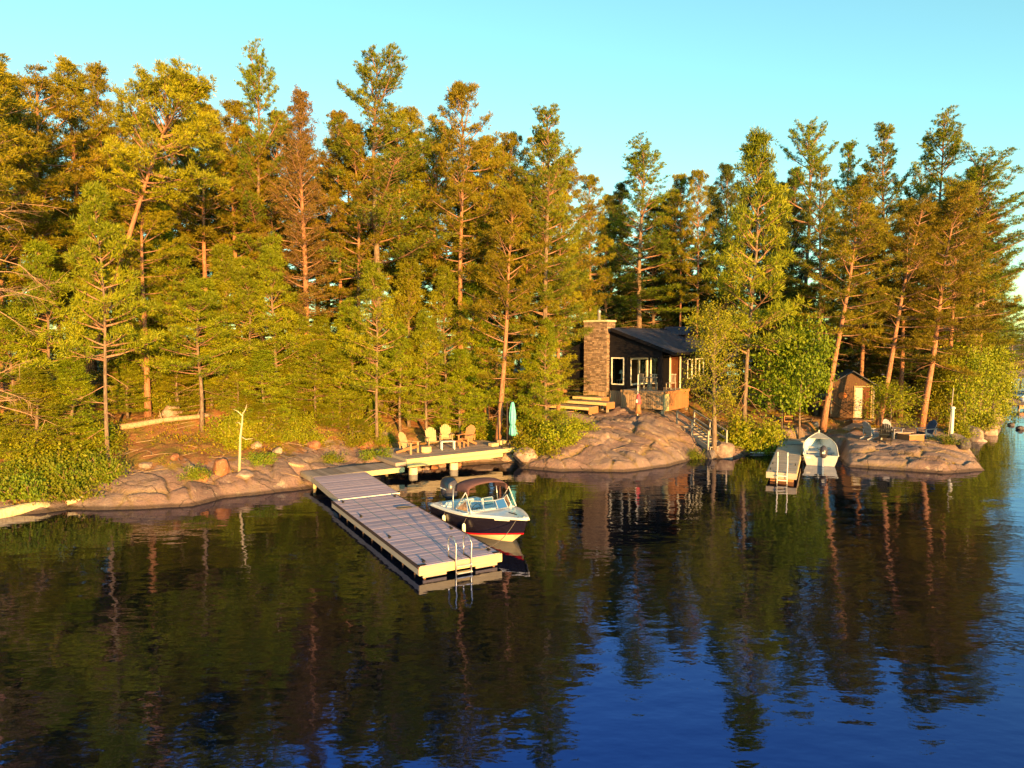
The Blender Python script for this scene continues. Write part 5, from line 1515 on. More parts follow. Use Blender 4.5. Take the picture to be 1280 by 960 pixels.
MB().box((0.88, 0.01, SZ + 1.04), (0.48, 0.035, 2.06)).box((0.70, -0.016, SZ + 1.04), (0.07, 0.02, 2.06)).build('brown_door', M['doorred'], shed)
MB().box((0.66, -0.014, SZ + 1.0), (0.03, 0.03, 0.1)).build('door_handle', M['steel'], shed)
MB().beam((-1.28, -0.035, SZ + 1.12), (-0.06, -0.035, SZ + 0.25), 0.03, 0.10, (0, 1, 0)).build('diagonal_brace', M['redwood'], shed)
pq = MB()
pq.add([Vector((-0.62 + (0.27 + 0.03 * math.sin(k * 3)) * math.cos(k * math.pi / 12), y, SZ + 1.50 + (0.24 + 0.02 * math.sin(k * 2)) * math.sin(k * math.pi / 12))) for y in (-0.055, -0.018) for k in range(24)], [tuple(range(24)), tuple(reversed(range(24, 48)))] + [(k, k + 24, (k + 1) % 24 + 24, (k + 1) % 24) for k in range(24)])
plq = tag(pq.build('wall_plaque', M['rust']), 'round rusty plaque hung on the brown shed wall', 'plaque')
plq.matrix_world = Matrix.Translation((SHP.x, SHP.y, 0)) @ Matrix.Rotation(R(-20), 4, 'Z')
mS = Matrix.Translation((SHP.x, SHP.y, 0)) @ Matrix.Rotation(R(-20), 4, 'Z')
sst = thing('shed_step', 'red-brown wooden step below the shed doorway', 'step', mS @ Vector((0.65, -0.45, 0)), R(-20))
for k in range(4): MB().box((0, -0.27 + 0.18 * k, SZ - 0.10), (1.35, 0.172, 0.05)).build('plank', M['walkboard'], sst)
MB().box((0, -0.38, SZ - 0.26), (1.35, 0.04, 0.32)).build('riser', M['redwood'], sst)
MB().box((0.66, -0.02, SZ - 0.28), (0.04, 0.7, 0.30)).build('side_board', M['newwood'], sst)  # bright wood colour carries the sunlight on the right end
a = mS @ Vector((0.55, -0.95, 0)); b = Vector((17.35, 40.2, 0))
za, zb2 = SZ - 0.28, gz(b.x, b.y) + 0.14
Lr = (b - a).length
rrz = math.atan2(b.y - a.y, b.x - a.x) + math.pi / 2
rmp = thing('shed_boardwalk', 'plank boardwalk leading from the shed down to the aluminium boat', 'boardwalk', (a.x, a.y, 0), rrz)
nb_ = int(Lr / 0.16)
pb = MB().box((0, 0, 0), (1.15, 0.15, 0.035)).mesh('board', M['walkboard'])
pit = math.atan2(za - zb2, Lr)
for k in range(nb_):
    f = (k + 0.5) / nb_
    link_mesh('board', pb, None, rmp, (0, -f * Lr, za + (zb2 - za) * f), (pit, 0, 0))
for sx in (-0.57, 0.57):
    MB().beam((sx, 0, za - 0.09), (sx, -Lr, zb2 - 0.09), 0.045, 0.15).build('edge_beam', M['newwood' if sx > 0 else 'redwood'], rmp)  # right edge coloured lighter to imitate the sun falling on it
for f in (0.1, 0.5, 0.9):
    for sx in (-0.5, 0.5):
        zg = za + (zb2 - za) * f
        MB().box((sx, -f * Lr, zg - 0.45), (0.09, 0.09, 0.7)).build('post', M['greywood'], rmp)
GC2 = 'chairs around the fire pit'
def rchair(px, py, rz, mat, lb):
    p = at_z(px, py, 0.95); p.z = gz(p.x, p.y) - 0.01
    adirondack('fire_pit_chair', lb, M[mat], p, rz, GC2)
    return p
rchair(1091, 548.5, R(105), 'chairgrey', 'grey slat-back chair seen from its side nearest the shed boardwalk')
rchair(1107, 551, R(150), 'chairblack', 'black slat-back chair turned away from the lake')
rchair(1116, 547, R(20), 'chairgrey', 'mauve grey slat-back chair facing the lake beside the black chair')
rchair(1157, 547, R(-75), 'chairnavy', 'navy blue slat-back chair at the far side of the fire pit')
fpz = at_z(1138, 549, 0.95); fpz.z = gz(fpz.x, fpz.y)
fpo = thing('fire_pit', 'low square brown fire pit box between the chairs', 'fire pit', fpz, R(12))
for sx, sy, dx, dy in ((0, -0.42, 0.95, 0.08), (0, 0.42, 0.95, 0.08), (-0.435, 0, 0.08, 0.76), (0.435, 0, 0.08, 0.76)):
    MB().box((sx, sy, 0.14), (dx, dy, 0.36)).build('side', M['redwood'], fpo)
MB().box((0, 0, 0.10), (0.78, 0.75, 0.2)).build('ash_bed', M['boulder_dark'], fpo)
MB().box((0, -0.42, 0.335), (1.05, 0.14, 0.03)).box((0, 0.42, 0.335), (1.05, 0.14, 0.03)).build('rim_board', M['walkboard'], fpo)
wp = at_z(1189, 541, 0.95); wp.z = gz(wp.x, wp.y) - 0.1
wpo = thing('white_post', 'white painted post with a thin pole by the shore bushes', 'post', wp)
MB().tube([(0, 0, 0), (0.03, 0, 1.1), (0.05, 0, 2.1)], [0.10, 0.095, 0.085], 10).build('post', M['white'], wpo, True)
MB().lathe([(0.13, 2.06), (0.14, 2.12), (0.06, 2.2)], 10, (0.05, 0, 0)).build('cap', M['white'], wpo, True)
MB().tube([(-0.16, 0.05, 0.1), (-0.02, 0.02, 2.2), (0.03, 0, 3.3)], 0.025, 6).build('thin_pole', M['greywood'], wpo, True)
cr = at_z(985, 530, 1.0); cr.z = gz(cr.x, cr.y)
cro = thing('wooden_rack', 'small open wooden rack lying on the needles by the maple', 'rack', cr, R(5))
for zz in (0.05, 0.38): MB().box((0, 0, zz), (0.75, 0.4, 0.05)).build('rail', M['redwood'], cro)
for sx in (-0.35, 0.35): MB().box((sx, 0, 0.2), (0.05, 0.4, 0.35)).build('upright', M['redwood'], cro)

# ------------------------------------------------------------------ logs, snag, boulders
def log_px(name, label, a, b, ra, rb, mat, cat='log', stubs=3, seed=1):
    g = np.random.default_rng(seed)
    c = (a + b) / 2
    t = thing(name, label, cat, c)
    n = 7
    pts = [a.lerp(b, i / (n - 1)) - c + Vector((0, 0, 0.03 * math.sin(i * 1.3 + seed))) for i in range(n)]
    MB().tube(pts, [ra + (rb - ra) * i / (n - 1) * (1 + 0.06 * math.sin(i * 2.1)) for i in range(n)], 10).build('trunk', M[mat], t, True)
    for k in range(stubs):
        p = pts[0].lerp(pts[-1], g.uniform(0.2, 0.9))
        d = Vector((g.normal() * 0.4, -0.3 + g.normal() * 0.4, g.uniform(0.3, 1))).normalized()
        MB().tube([p, p + d * 0.15, p + d * g.uniform(0.3, 0.7) + Vector((0.05, 0, 0.02))], [rb * 0.45, rb * 0.3, 0.008], 6).build('branch_stub', M[mat], t, True)
    return t
log_px('floating_log', 'thick pale log floating against the shore below the bushes', at_z(-45, 650, 0.12), at_z(61, 632, 0.14), 0.24, 0.22, 'bark_birch', stubs=1, seed=2)
_yy = np.arange(22, 70, 0.06)
def on_ground(px, py, z0, up=0.1):
    """first point of the picture ray that meets the terrain"""
    r = ray(px, py)
    t = _yy / r.y
    h = height(r.x * t, _yy)[0]
    k = int(np.argmax(HC + r.z * t < h))
    return Vector((r.x * t[k], _yy[k], float(h[k]) + up))
pa, pb_ = on_ground(150, 541, 2.0, 0.25), on_ground(262, 527, 2.3, 0.35)
log_px('fallen_log', 'long bare fallen trunk lying across the slope above the left slabs', pa, pb_, 0.15, 0.10, 'bark_dead', stubs=2, seed=4)
log_px('driftwood_log', 'bleached plank-like driftwood lying among weeds near the gangway', on_ground(332, 578, 1.0), on_ground(380, 586, 0.8), 0.10, 0.08, 'bark_dead', stubs=0, seed=5)
log_px('driftwood_log', 'thin bleached pole on the needles behind the snag', on_ground(306, 515, 2.3, 0.3), on_ground(345, 508, 2.5, 0.5), 0.06, 0.04, 'bark_dead', stubs=1, seed=6)
log_px('driftwood_log', 'pale split driftwood stranded at the tip of the left slab', on_ground(84, 634, 0.25), on_ground(112, 622, 0.5), 0.10, 0.05, 'bark_birch', stubs=0, seed=8)
p = on_ground(299, 590, 0.9, 0)
sn = thing('dead_snag', 'bare bleached dead sapling standing alone on the left slab', 'snag', p)
MB().tube([(0, 0, -0.1), (0.05, 0, 0.7), (0.08, 0.02, 1.5), (0.18, 0, 2.1), (0.22, 0, 2.55)], [0.065, 0.055, 0.048, 0.038, 0.02], 9).build('trunk', M['bark_birch'], sn, True)
for q in (((0.12, 0, 1.5), (0.35, -0.05, 1.38), (0.65, -0.05, 1.42)), ((0.2, 0, 2.4), (0.0, 0, 2.6), (-0.25, 0.05, 2.7)), ((0.2, 0, 2.45), (0.35, 0, 2.7), (0.4, 0, 2.9)), ((0.15, 0, 2.0), (0.0, 0.1, 2.1), (-0.15, 0.1, 2.08))):
    MB().tube(q, [0.03, 0.02, 0.008], 6).build('dead_branch', M['bark_birch'], sn, True)

def boulder(name, label, p, s, seed, mat='boulder', group=None, rz=0.0, parent=None):
    g = np.random.default_rng(seed)
    import bmesh
    bm = bmesh.new()
    bmesh.ops.create_icosphere(bm, subdivisions=3, radius=1)
    planes = [(Vector(unit(g.normal(size=(1, 3)))[0]), g.uniform(0.55, 0.9)) for _ in range(11)]
    for v in bm.verts:
        for nn, dd in planes:
            k = v.co.dot(nn)
            if k > dd: v.co -= nn * (k - dd) * 0.92
        v.co *= 1 + 0.05 * math.sin(v.co.x * 5 + seed) * math.cos(v.co.y * 6 + v.co.z * 4)
        v.co = Vector((v.co.x * s[0], v.co.y * s[1], v.co.z * s[2]))
    me = bpy.data.meshes.new(name); bm.to_mesh(me); bm.free()
    o = link_mesh(name, me, M[mat], parent, p, (0, 0, rz))
    return tag(o, label, 'boulder', group)
def bpx(px, py, z0, w_, h_, label, seed, mat='boulder', group=None, sink=0.3):
    q = on_ground(px, py, z0, 0)
    sc = q.y / FPX
    return boulder('boulder', label, (q.x, q.y + w_ * sc * 0.3, q.z + h_ * sc * (0.5 - sink)), (w_ * sc * 0.62, w_ * sc * 0.5, h_ * sc * 0.85), seed, mat, group, seed * 0.7)
bpx(272, 592, 0.7, 24, 20, 'rounded rust brown boulder beside the bleached snag', 3, 'boulder_red')
bpx(908, 573, 0.1, 34, 18, 'pale triangular boulder at the foot of the cedar', 5)
bpx(890, 573, 0.05, 18, 15, 'grey round boulder at the water between dome and cedar', 6, 'boulder_dark')
bpx(600, 577, 0.3, 34, 14, 'rough stone under the middle of the patio edge', 8)
bpx(657, 577, 0.3, 26, 16, 'brown block of stone at the patio corner next to the rock dome', 9)
bpx(636, 574, 0.35, 34, 22, 'pinkish boulder below the umbrella end of the patio', 11)
GS = 'stones stacked under the patio'
for k in range(26):
    q = Matrix.Translation((-4.99, 32.95, 0)) @ Matrix.Rotation(PRZ, 4, 'Z') @ Vector((0.2 + (k % 13) * 0.46 + random.uniform(-.12, .12), 1.15 + 0.45 * (k // 13) + random.uniform(-.15, .15), 0.02 + 0.24 * (k // 13)))
    boulder('shore_stone', 'rough stone stacked in the crib under the patio deck', q, (random.uniform(.2, .34), random.uniform(.18, .28), random.uniform(.13, .2)), 40 + k, ('boulder', 'boulder_red', 'boulder')[k % 3], GS, random.uniform(0, 3))
GRS = 'boulders along the shore of the point'
for k, (px, py, w_, h_) in enumerate([(1213, 551, 34, 20), (1222, 548, 22, 14), (1236, 545, 22, 16), (1200, 556, 20, 13), (1244, 538, 16, 12), (1248, 530, 20, 16), (1252, 522, 16, 12), (1240, 533, 14, 10), (1226, 556, 18, 9), (1205, 562, 22, 13)]):
    bpx(px, py, 0.25, w_, h_, 'grey pink boulder in the rubble edging the bushy point', 100 + k, 'boulder' if k % 3 else 'boulder_dark', GRS)
for k, (px, py) in enumerate([(1276, 536), (1264, 531)]):
    q = at_z(px, py, 0.05)
    boulder('boulder', 'dark rock breaking the water surface off the point', q, (0.35 - 0.1 * k, 0.3, 0.22), 130 + k, 'boulder_dark', 'rocks in the water')
bpx(1257, 507, 0.5, 14, 16, 'rounded grey boulder on the shore near the far dock', 140)
GL_ = 'loose stones on the left slope'
for k, (px, py, w_, h_) in enumerate([(216, 575, 14, 8), (238, 590, 12, 9), (318, 560, 14, 8), (345, 566, 12, 7), (252, 600, 18, 10), (330, 540, 22, 12), (352, 530, 20, 10), (210, 520, 26, 14), (390, 560, 18, 9), (302, 598, 26, 8), (180, 585, 16, 8), (445, 548, 22, 12), (455, 560, 26, 12), (478, 552, 18, 12), (1050, 520, 12, 8), (1020, 533, 10, 6), (1008, 538, 12, 6), (982, 545, 14, 7)]):
    bpx(px, py, 1.0, w_, h_, 'loose grey pink stone on the slope left of the patio' if px < 500 else 'loose stone on the needle floor beside the small dock', 160 + k, 'boulder' if k % 4 else 'boulder_red', GL_ if px < 500 else 'loose stones by the small dock')

# far dock and boat across the bay
fd = thing('distant_dock', 'small brown dock on the shore far beyond the point', 'dock', tuple(at_z(1274, 507, 0.5)), R(25))
boards(fd, 14, 1.8, 0.3, 0.285, 0.05, M['redwood'], 0.02, 0, 0, False)
MB().box((2.1, -0.02, -0.15), (4.2, 0.05, 0.3)).build('fascia', M['chairred'], fd)
for p in ((0.1, 0.1), (4.0, 0.1), (0.1, 1.7), (4.0, 1.7)): MB().box((p[0], p[1], -0.6), (0.12, 0.12, 1.2)).build('post', M['greywood'], fd)
pb2 = thing('pontoon_boat', 'white and blue boat with a flat roof moored far beyond the point', 'boat', tuple(at_z(1292, 499, 0)), R(12))
for sy in (-0.8, 0.8): MB().tube([(-2.6, sy, 0.05), (2.2, sy, 0.05), (2.8, sy, 0.25)], [0.3, 0.3, 0.1], 10).build('pontoon', M['alu'], pb2, True)
MB().box((0, 0, 0.42), (5.4, 2.2, 0.12)).build('deck', M['white'], pb2)
for sy in (-1.08, 1.08): MB().box((0.1, sy, 0.8), (5.0, 0.05, 0.62)).build('side_rail', M['bluevinyl'], pb2)
MB().box((-0.8, 0, 2.15), (2.8, 2.1, 0.10)).build('roof', M['white'], pb2, bevel=0.03)
for sx in (-2.0, 0.4):
    for sy in (-0.95, 0.95): MB().tube([(sx, sy, 0.45), (sx, sy, 2.1)], 0.03, 6).build('roof_pole', M['alu'], pb2)
# ------------------------------------------------------------------ the pines
GL = 'pines on the shore left of the cabin'
GR = 'pines on the point right of the cabin'
GB = 'pines standing back behind the cabin'
GY_ = 'young pines along the shore'
T = tree_px
T('white', 0, 330, 41, 50, 0.85, 'very tall narrow white pine left of the browning pine', GL)
T('brown', 0, 384, 38.5, 104, 0.95, 'thin pine with sparse browning needles and a bare orange trunk', GL)
T('white', 1, 474, 41, 52, 1.2, 'tallest white pine with a broad crown and swept branches above the patio forest', GL)
T('red', 2, 577, 40.5, 95, 0.95, 'tall red pine with a round open top between two white pines', GL)
T('white', 2, 682, 40, 122, 0.92, 'slim white pine with branches flagged to one side beside the forest gap', GL)
T('red', 3, 622, 38.2, 225, 0.78, 'red pine with a long bare trunk rising just behind the umbrella', GL, 22)
T('white', 0, 798, 58, 168, 1.3, 'big round-topped white pine standing behind the cabin roof', GB)
T('young', 1, 930, 41.5, 168, 1.35, 'tall light green white pine beside the cabin, over the stairs', GR, 12, name='white_pine')
T('red', 0, 1028, 43, 212, 0.95, 'red pine with a leaning orange trunk between the maple and the shed', GR, 44)
T('red', 1, 1098, 44.5, 232, 0.9, 'red pine with a long leaning trunk behind the round bush', GR, 45)
T('red', 3, 1152, 44.5, 225, 1.0, 'red pine with a thick leaning trunk behind the fire pit chairs', GR, 35)
T('white', 0, 1165, 52, 136, 1.15, 'tall pointed white pine rising highest over the point', GR)
T('white', 3, 1213, 50, 180, 1.3, 'wide white pine with long sweeping limbs over open water', GR)
T('white', 1, 1003, 56, 145, 1.05, 'white pine with a split dark top behind the light green one', GR)
T('white', 2, 1096, 55, 148, 1.1, 'white pine with a feathery pale top behind the leaning red pines', GR)
T('leaning', 0, 84, 32.6, 62, 0.85, 'dead-limbed pine leaning far over with a bare slanted orange trunk', GL, 165)
T('limby', 0, -30, 27.0, 60, 1.0, 'pine with a tangle of bare dead limbs at the left end of the shore', GL, rz=-0.25)
LRED = 'lit red pine crown packed among the dense pines on the left shore'
for px, Y, yt, v, ws, lb in [(8, 31, 66, 0, 1.0, None), (58, 33, 74, 1, 1.0, None), (104, 37.5, 68, 3, 0.95, 'full red pine whose top overlaps the leaning pine'), (138, 38.5, 76, 0, 0.85, None), (30, 36, 82, 2, 1.0, None),
                         (262, 39, 118, 2, 0.85, 'red pine standing just beyond the leaning pine crown'), (300, 40.5, 120, 0, 0.85, 'red pine pressed against the very tall narrow white pine'), (428, 42, 128, 2, 0.75, 'red pine with a bare trunk between the browning pine and the tallest one'), (450, 41, 150, 0, 0.75, 'shorter red pine half hiding the tallest white pine'),
                         (545, 44, 140, 1, 0.85, None), (608, 42.5, 165, 0, 0.8, None), (640, 43, 155, 2, 0.65, 'narrow red pine beside the flagged slim white pine'), (660, 42, 215, 1, 0.72, None), (698, 42.5, 245, 3, 0.62, 'lower red pine at the edge of the forest gap by the chimney'), (500, 43.5, 130, 3, 0.8, None), (350, 43, 150, 1, 0.8, None), (185, 33.5, 200, 2, 0.75, 'red pine with bare lower limbs in front of the leaning trunk'), (230, 42, 140, 3, 0.95, None), (-75, 31, 60, 1, 1.1, None), (-140, 33, 70, 3, 1.1, None)]:
    T('red', v, px, Y, yt, ws, lb or LRED, GL)
LRB = 'pine in the second row closing the canopy of the left shore'
for i, px in enumerate(range(-20, 715, 27)):
    T(('red', 'white', 'red')[i % 3], i, px + (i * 7919 % 13) - 6, 44 + (i * 37 % 60) / 10, (150, 175, 130, 165, 185, 145)[i % 6] + (25 if px > 590 else 0), 0.9, LRB, 'second row pines of the left shore')
LB = 'pine with shade-darkened needles standing back behind the cabin'
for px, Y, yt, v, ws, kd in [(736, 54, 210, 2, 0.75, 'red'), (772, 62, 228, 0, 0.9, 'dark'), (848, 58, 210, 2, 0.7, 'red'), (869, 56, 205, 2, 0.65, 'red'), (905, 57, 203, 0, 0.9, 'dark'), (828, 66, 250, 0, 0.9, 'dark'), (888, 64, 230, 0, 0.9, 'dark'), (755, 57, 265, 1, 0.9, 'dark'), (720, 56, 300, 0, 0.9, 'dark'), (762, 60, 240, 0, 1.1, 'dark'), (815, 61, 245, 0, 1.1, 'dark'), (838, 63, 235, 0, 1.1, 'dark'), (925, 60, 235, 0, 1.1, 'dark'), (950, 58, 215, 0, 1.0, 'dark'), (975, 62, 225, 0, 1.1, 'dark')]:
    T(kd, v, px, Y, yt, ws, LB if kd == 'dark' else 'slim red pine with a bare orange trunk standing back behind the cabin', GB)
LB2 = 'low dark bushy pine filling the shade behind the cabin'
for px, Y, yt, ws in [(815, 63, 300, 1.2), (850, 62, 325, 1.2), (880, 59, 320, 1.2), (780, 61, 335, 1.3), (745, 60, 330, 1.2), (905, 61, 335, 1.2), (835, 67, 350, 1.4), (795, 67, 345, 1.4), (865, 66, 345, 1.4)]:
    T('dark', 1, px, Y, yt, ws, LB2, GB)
for px, Y, yt, v, ws, kd in [(965, 52, 230, 1, 1.0, 'dark'), (1050, 57, 170, 2, 0.85, 'white'), (1020, 50, 195, 2, 0.85, 'white'), (1075, 50, 250, 0, 0.85, 'red'), (1125, 49, 240, 2, 0.85, 'red'), (1185, 47.5, 215, 1, 0.9, 'red'), (1205, 52, 205, 0, 0.95, 'red'), (1140, 56, 200, 3, 0.8, 'white'), (985, 60, 210, 0, 0.9, 'dark'), (1222, 54, 255, 3, 0.95, 'red'), (1232, 58, 300, 2, 0.9, 'white'), (1085, 60, 260, 0, 1.0, 'dark'), (1160, 62, 260, 0, 1.0, 'dark')]:
    T(kd, v, px, Y, yt, ws, {'white': 'feathery white pine in the crowd behind the shed', 'red': 'orange-barked red pine in the crowd behind the shed', 'dark': 'pine with shade-darkened needles standing behind the shed'}[kd], GR)
LR2 = 'low bushy pine filling the shade under the tall pines of the point'
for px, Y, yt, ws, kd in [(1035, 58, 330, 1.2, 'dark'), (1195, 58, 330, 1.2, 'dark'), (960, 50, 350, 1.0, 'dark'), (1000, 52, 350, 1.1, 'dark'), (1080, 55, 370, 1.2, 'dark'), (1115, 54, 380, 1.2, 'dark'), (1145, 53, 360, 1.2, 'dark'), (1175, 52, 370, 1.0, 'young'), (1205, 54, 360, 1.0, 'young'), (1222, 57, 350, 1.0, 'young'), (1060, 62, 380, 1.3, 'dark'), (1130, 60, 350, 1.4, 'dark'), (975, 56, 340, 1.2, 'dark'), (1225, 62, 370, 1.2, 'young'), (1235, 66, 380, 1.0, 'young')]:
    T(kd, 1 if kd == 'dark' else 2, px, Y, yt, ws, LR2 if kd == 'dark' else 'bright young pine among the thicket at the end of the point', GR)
LY = 'young bright green pine with branches to the ground on the left shore'
for px, Y, yt, v, ws, lb in [(133, 29.6, 230, 3, 0.85, 'young pine with a straight orange trunk standing on the left slab'), (20, 29.4, 380, 1, 0.9, None), (62, 30.2, 300, 3, 0.9, None), (100, 34.5, 270, 1, 0.9, None), (180, 34.5, 290, 0, 0.95, 'young pine rooted behind the end of the fallen log'), (222, 34.5, 300, 1, 1.0, 'young pine standing over the middle of the fallen log'), (252, 33.2, 345, 3, 1.0, 'young pine with a bare stem beside the fallen log tip'),
                         (285, 35.5, 300, 2, 0.95, 'young pine right behind the bleached snag'), (313, 36, 320, 3, 0.9, 'young pine above the thin bleached pole'), (345, 37, 285, 0, 0.95, None), (372, 37.8, 360, 2, 0.95, 'young pine at the foot of the browning pine'), (405, 39, 385, 2, 0.9, None), (440, 38.6, 365, 0, 0.9, None), (471, 37.2, 325, 1, 0.85, 'young pine with a leaning orange stem behind the sideways chair'), (511, 39.6, 292, 2, 0.95, 'pointed pale young pine, tallest of those behind the patio chairs'),
                         (533, 38.8, 380, 0, 0.85, None), (557, 40, 330, 1, 0.9, None), (592, 41, 320, 0, 0.9, None), (648, 41, 320, 2, 0.85, None), (684, 40.6, 330, 0, 0.75, None), (725, 50, 330, 1, 0.9, 'young pine beside the stone chimney'), (500, 38.6, 400, 3, 0.8, None), (205, 36.5, 250, 2, 0.95, None), (160, 35.5, 330, 3, 0.9, None), (665, 39.2, 420, 2, 0.8, None), (-10, 30.5, 260, 1, 1.0, None), (330, 34.8, 430, 2, 0.9, None), (395, 37, 420, 1, 0.85, None), (425, 37.4, 430, 0, 0.85, None), (610, 40.5, 400, 1, 0.9, None), (575, 39.6, 430, 2, 0.9, None), (90, 29.8, 440, 2, 0.9, None), (45, 28.6, 450, 0, 0.9, None)]:
    T('young', v, px, Y, yt, ws, lb or LY, GY_)
T('young', 0, 682, 38.4, 390, 0.68, 'bushy young pine overhanging the rock dome by the umbrella', GY_)
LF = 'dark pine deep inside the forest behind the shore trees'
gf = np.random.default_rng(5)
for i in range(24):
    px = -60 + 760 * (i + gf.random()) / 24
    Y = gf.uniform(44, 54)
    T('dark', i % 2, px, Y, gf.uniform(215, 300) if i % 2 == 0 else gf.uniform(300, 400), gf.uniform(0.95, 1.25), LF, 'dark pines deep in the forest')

# broadleaf trees and shrubs, saplings
T('maple', 0, 1000, 42.2, 402, 0.82, 'round-leaved green maple overhanging the path by the small dock', 'maples by the small dock')
T('maple', 1, 978, 43.5, 420, 1.0, 'smaller green maple tucked behind the bright shrub', 'maples by the small dock')
T('cedar', 0, 893, 37.9, 358, 1.05, 'yellowish ragged cedar standing at the water beside the stairs', None)
T('thicket', 1, 1113, 43.6, 476, 0.85, 'round bright leafy bush beside the shed door', None, name='round_bush', cat='bush')
LM = 'leafy green tree in the thicket at the end of the point'
for px, Y, yt, v, ws in [(1205, 46, 420, 0, 1.0), (1225, 49, 430, 1, 1.1), (1240, 53, 425, 0, 1.0), (1185, 46.5, 440, 1, 0.9), (1247, 58, 440, 1, 1.0), (1172, 47, 450, 0, 0.8)]:
    T('thicket', v, px, Y, yt + 12, ws * 0.85, LM, 'leafy thicket on the point')
def S(kind, v, px, py, z0, h, ws, lb, grp):
    q = on_ground(px, py, z0, 0)
    plant_tree(kind, v, q.x, q.y, h, ws, None, lb, grp, z=q.z - 0.06)
GSH = 'shrubs along the shore'
for i, (px, py, z0, h, ws, lb) in enumerate([(588, 541, 1.3, 2.0, 1.0, 'bright leafy shrub right behind the reddish chair'), (605, 550, 1.0, 1.6, 0.9, 'bright shrub between the chairs and the umbrella trunk'), (566, 537, 1.6, 1.5, 1.0, 'bright shrub behind the middle patio chairs'), (655, 566, 0.5, 1.3, 0.9, 'low bright shrub beside the umbrella'), (675, 567, 0.5, 1.2, 1.0, 'bright shrub hanging over the left edge of the dome'), (700, 556, 0.9, 1.3, 1.0, 'bright shrub at the dome edge below the young pine'), (668, 552, 1.0, 1.8, 1.1, 'tall bright shrub behind the umbrella'),
                                             (720, 538, 1.4, 1.0, 0.8, 'small bright shrub by the plank steps'), (945, 563, 0.3, 1.9, 1.15, 'big bright yellow shrub at the water between cedar and small dock'), (925, 556, 0.6, 1.8, 1.0, 'bright shrub beside the foot of the stairs'), (962, 556, 0.5, 1.6, 0.9, 'bright shrub at the head of the small dock'), (1222, 536, 0.6, 1.6, 1.0, 'bright shrub at the rubble edge of the point'), (1198, 546, 0.7, 1.1, 0.9, 'low bright shrub beside the white post'), (1240, 524, 0.6, 1.5, 1.0, 'bright shrub at the far tip of the point')]):
    S('shrub', i, px, py, z0, h, ws, lb, GSH)
LS = 'low bright shrub in the undergrowth of the left slope'
for i in range(44):
    px = gf.uniform(-20, 500); py = gf.uniform(500, 560) if px > 140 else gf.uniform(530, 605)
    if 140 < px < 270 and py > 520: py = gf.uniform(490, 515)
    if 400 < px < 500 and py > 540: continue
    S('shrub', i, px, py, 1.8, gf.uniform(0.7, 1.5), gf.uniform(0.6, 1.1), LS, 'undergrowth shrubs on the left slope')
for i in range(26):
    px = 140 + 350 * (i + gf.random()) / 26; py = gf.uniform(488, 528)
    S('young', (2, 0, 2)[i % 3], px, py, 2, gf.uniform(2.6, 4.4), gf.uniform(0.5, 0.8), 'pine sapling with boughs sweeping the ground of the left slope', 'pine saplings on the left slope')
for i in range(22):
    px = 285 + 200 * (i + gf.random()) / 22; py = gf.uniform(522, 556)
    S(('young', 'shrub')[i % 2], 2, px, py, 2, gf.uniform(1.2, 2.0) if i % 2 == 0 else gf.uniform(0.6, 1.1), gf.uniform(0.35, 0.55) if i % 2 == 0 else gf.uniform(0.5, 0.9), ('knee-high pine seedling on the needle slope behind the boardwalk', 'small leafy shrub on the needle slope behind the boardwalk')[i % 2], 'low growth behind the boardwalk')
LG = 'low green leafy bush at the water edge behind the floating log'
for i, (px, py) in enumerate([(10, 622), (40, 620), (75, 612), (100, 605), (20, 600), (60, 596), (115, 592), (-15, 615), (128, 600), (90, 622)]):
    S('fern', i, px, py, 0.6, gf.uniform(0.8, 1.3), gf.uniform(0.9, 1.2), LG, 'green bushes behind the floating log')
for i, (px, py, lb) in enumerate([(955, 566, 'dark green bush overhanging the floating plank'), (325, 578, 'small green plant beside the snag and driftwood'), (245, 597, 'small green plant in the crack of the left slab'), (470, 572, 'green plant on the rock behind the boardwalk'), (415, 577, 'small green plant at the left end of the boardwalk'), (1185, 553, 'low green plant at the foot of the white post'), (868, 572, 'small green plant in the gully right of the dome')]):
    S('fern', i, px, py, 0.6, 0.6, 0.7, lb, 'small plants on the rocks')

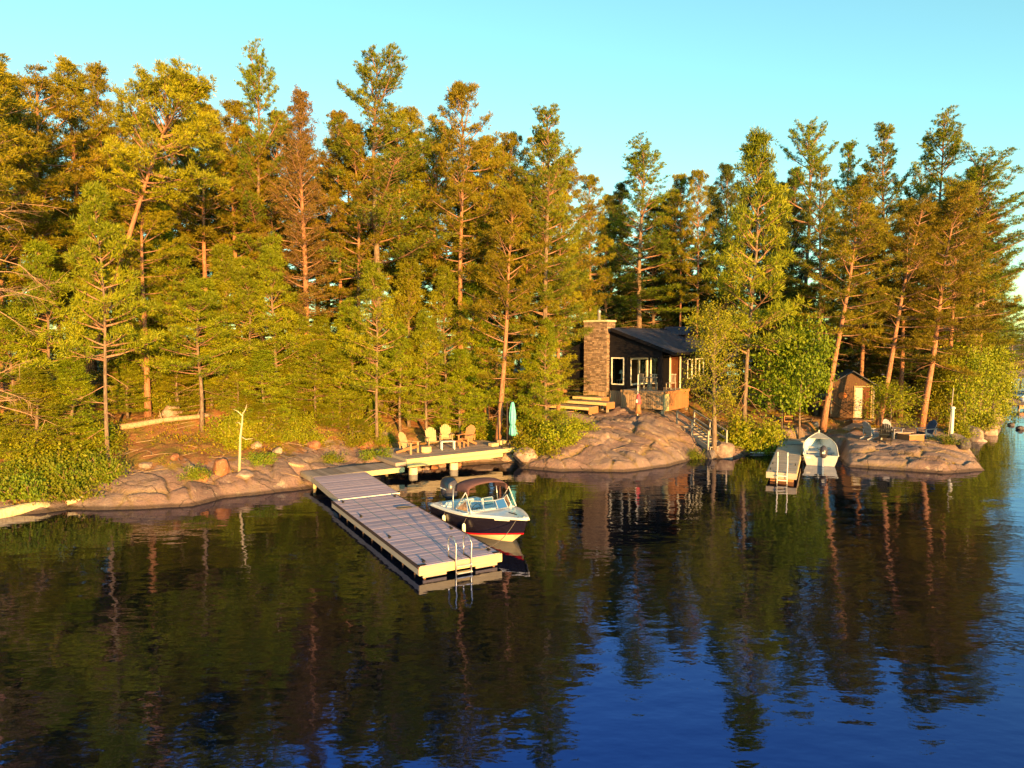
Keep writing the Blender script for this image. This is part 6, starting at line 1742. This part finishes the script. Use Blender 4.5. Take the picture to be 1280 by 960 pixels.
# ground cover nobody could count
gc = np.random.default_rng(77)
n = 30000
X = gc.uniform(-26, 34, n); Y = gc.uniform(26, 52, n)
zc, sc_, ck_ = height(X, Y)
rk_ = rockmask(X, Y, sc_)
dens = fbm(X * 0.6 + 5, Y * 0.6 + 60, 3)
ok = (sc_ > 0.35) & (((rk_ < 0.45) & (dens > 0.36 + 0.12 * (X > 11))) | ((rk_ >= 0.45) & (ck_ > 0.55) & (dens > 0.42)))
for cx, cy, rot, hx, hy, *_ in PADS:
    c_, s_ = math.cos(rot), math.sin(rot)
    ok &= ~((np.abs((X - cx) * c_ + (Y - cy) * s_) < hx + 0.1) & (np.abs(-(X - cx) * s_ + (Y - cy) * c_) < hy + 0.1))
X, Y, zc, rk_ = X[ok], Y[ok], zc[ok], rk_[ok]
k = 6
hgt = np.where(rk_ > 0.45, 0.05, 0.16)
P = np.repeat(np.stack([X, Y, zc], -1), k, 0) + gc.normal(size=(len(X) * k, 3)) * np.array([0.10, 0.10, 0.0]) + np.stack([np.zeros(len(X) * k), np.zeros(len(X) * k), np.repeat(hgt, k) * gc.random(len(X) * k)], -1)
Vg, Fg, Tg = leaves(P, gc, 0.085, np.clip(np.repeat(dens[ok] * 2 - 0.45, k) + gc.normal(size=len(P)) * 0.2, 0, 1), -0.5)
tag(link_mesh('ground_cover', fast_mesh('ground_cover', Vg, Fg, M['leaf_ground'], {'tint': Tg})), 'low leafy ground cover over the forest floor', 'ground cover', kind='stuff')

# fallen sticks and cones litter
sk_ = MB()
gk = np.random.default_rng(31)
X = gk.uniform(-22, 30, 1500); Y = gk.uniform(27, 48, 1500)
zk_, s_k, _c = height(X, Y)
rk2 = rockmask(X, Y, s_k)
for i in np.nonzero((s_k > 0.6) & ((rk2 < 0.6) | (gk.random(1500) < 0.12)))[0]:
    a_ = gk.uniform(0, 3.14); l_ = gk.uniform(0.15, 0.7)
    d_ = Vector((math.cos(a_) * l_, math.sin(a_) * l_, gk.uniform(0.0, 0.12)))
    p_ = Vector((X[i], Y[i], zk_[i] + 0.03))
    sk_.tube([p_ - d_, p_ + d_ * 0.2 + Vector((0.03, 0.02, 0.03)), p_ + d_], [0.016, 0.012, 0.005], 4, False)
tag(sk_.build('fallen_sticks', M['bark_dead'], None, True), 'loose fallen sticks littering the forest floor and rocks', 'litter', kind='stuff')

# far shore trees
LFS = 'small distant pine on the far shore across the bay'
for i in range(60):
    x = 72 + 250 * ((i + gf.random()) / 60) ** 1.5
    y = 133 + 0.10 * (x - 90) + 6 * math.sin(x * 0.06) + gf.uniform(2.5, 16)
    plant_tree(('young', 'dark', 'white')[i % 3], i, x, y, gf.uniform(5, 9), gf.uniform(0.8, 1.1), None, LFS, 'distant pines on the far shore', z=far_z(x, y) - 0.3)
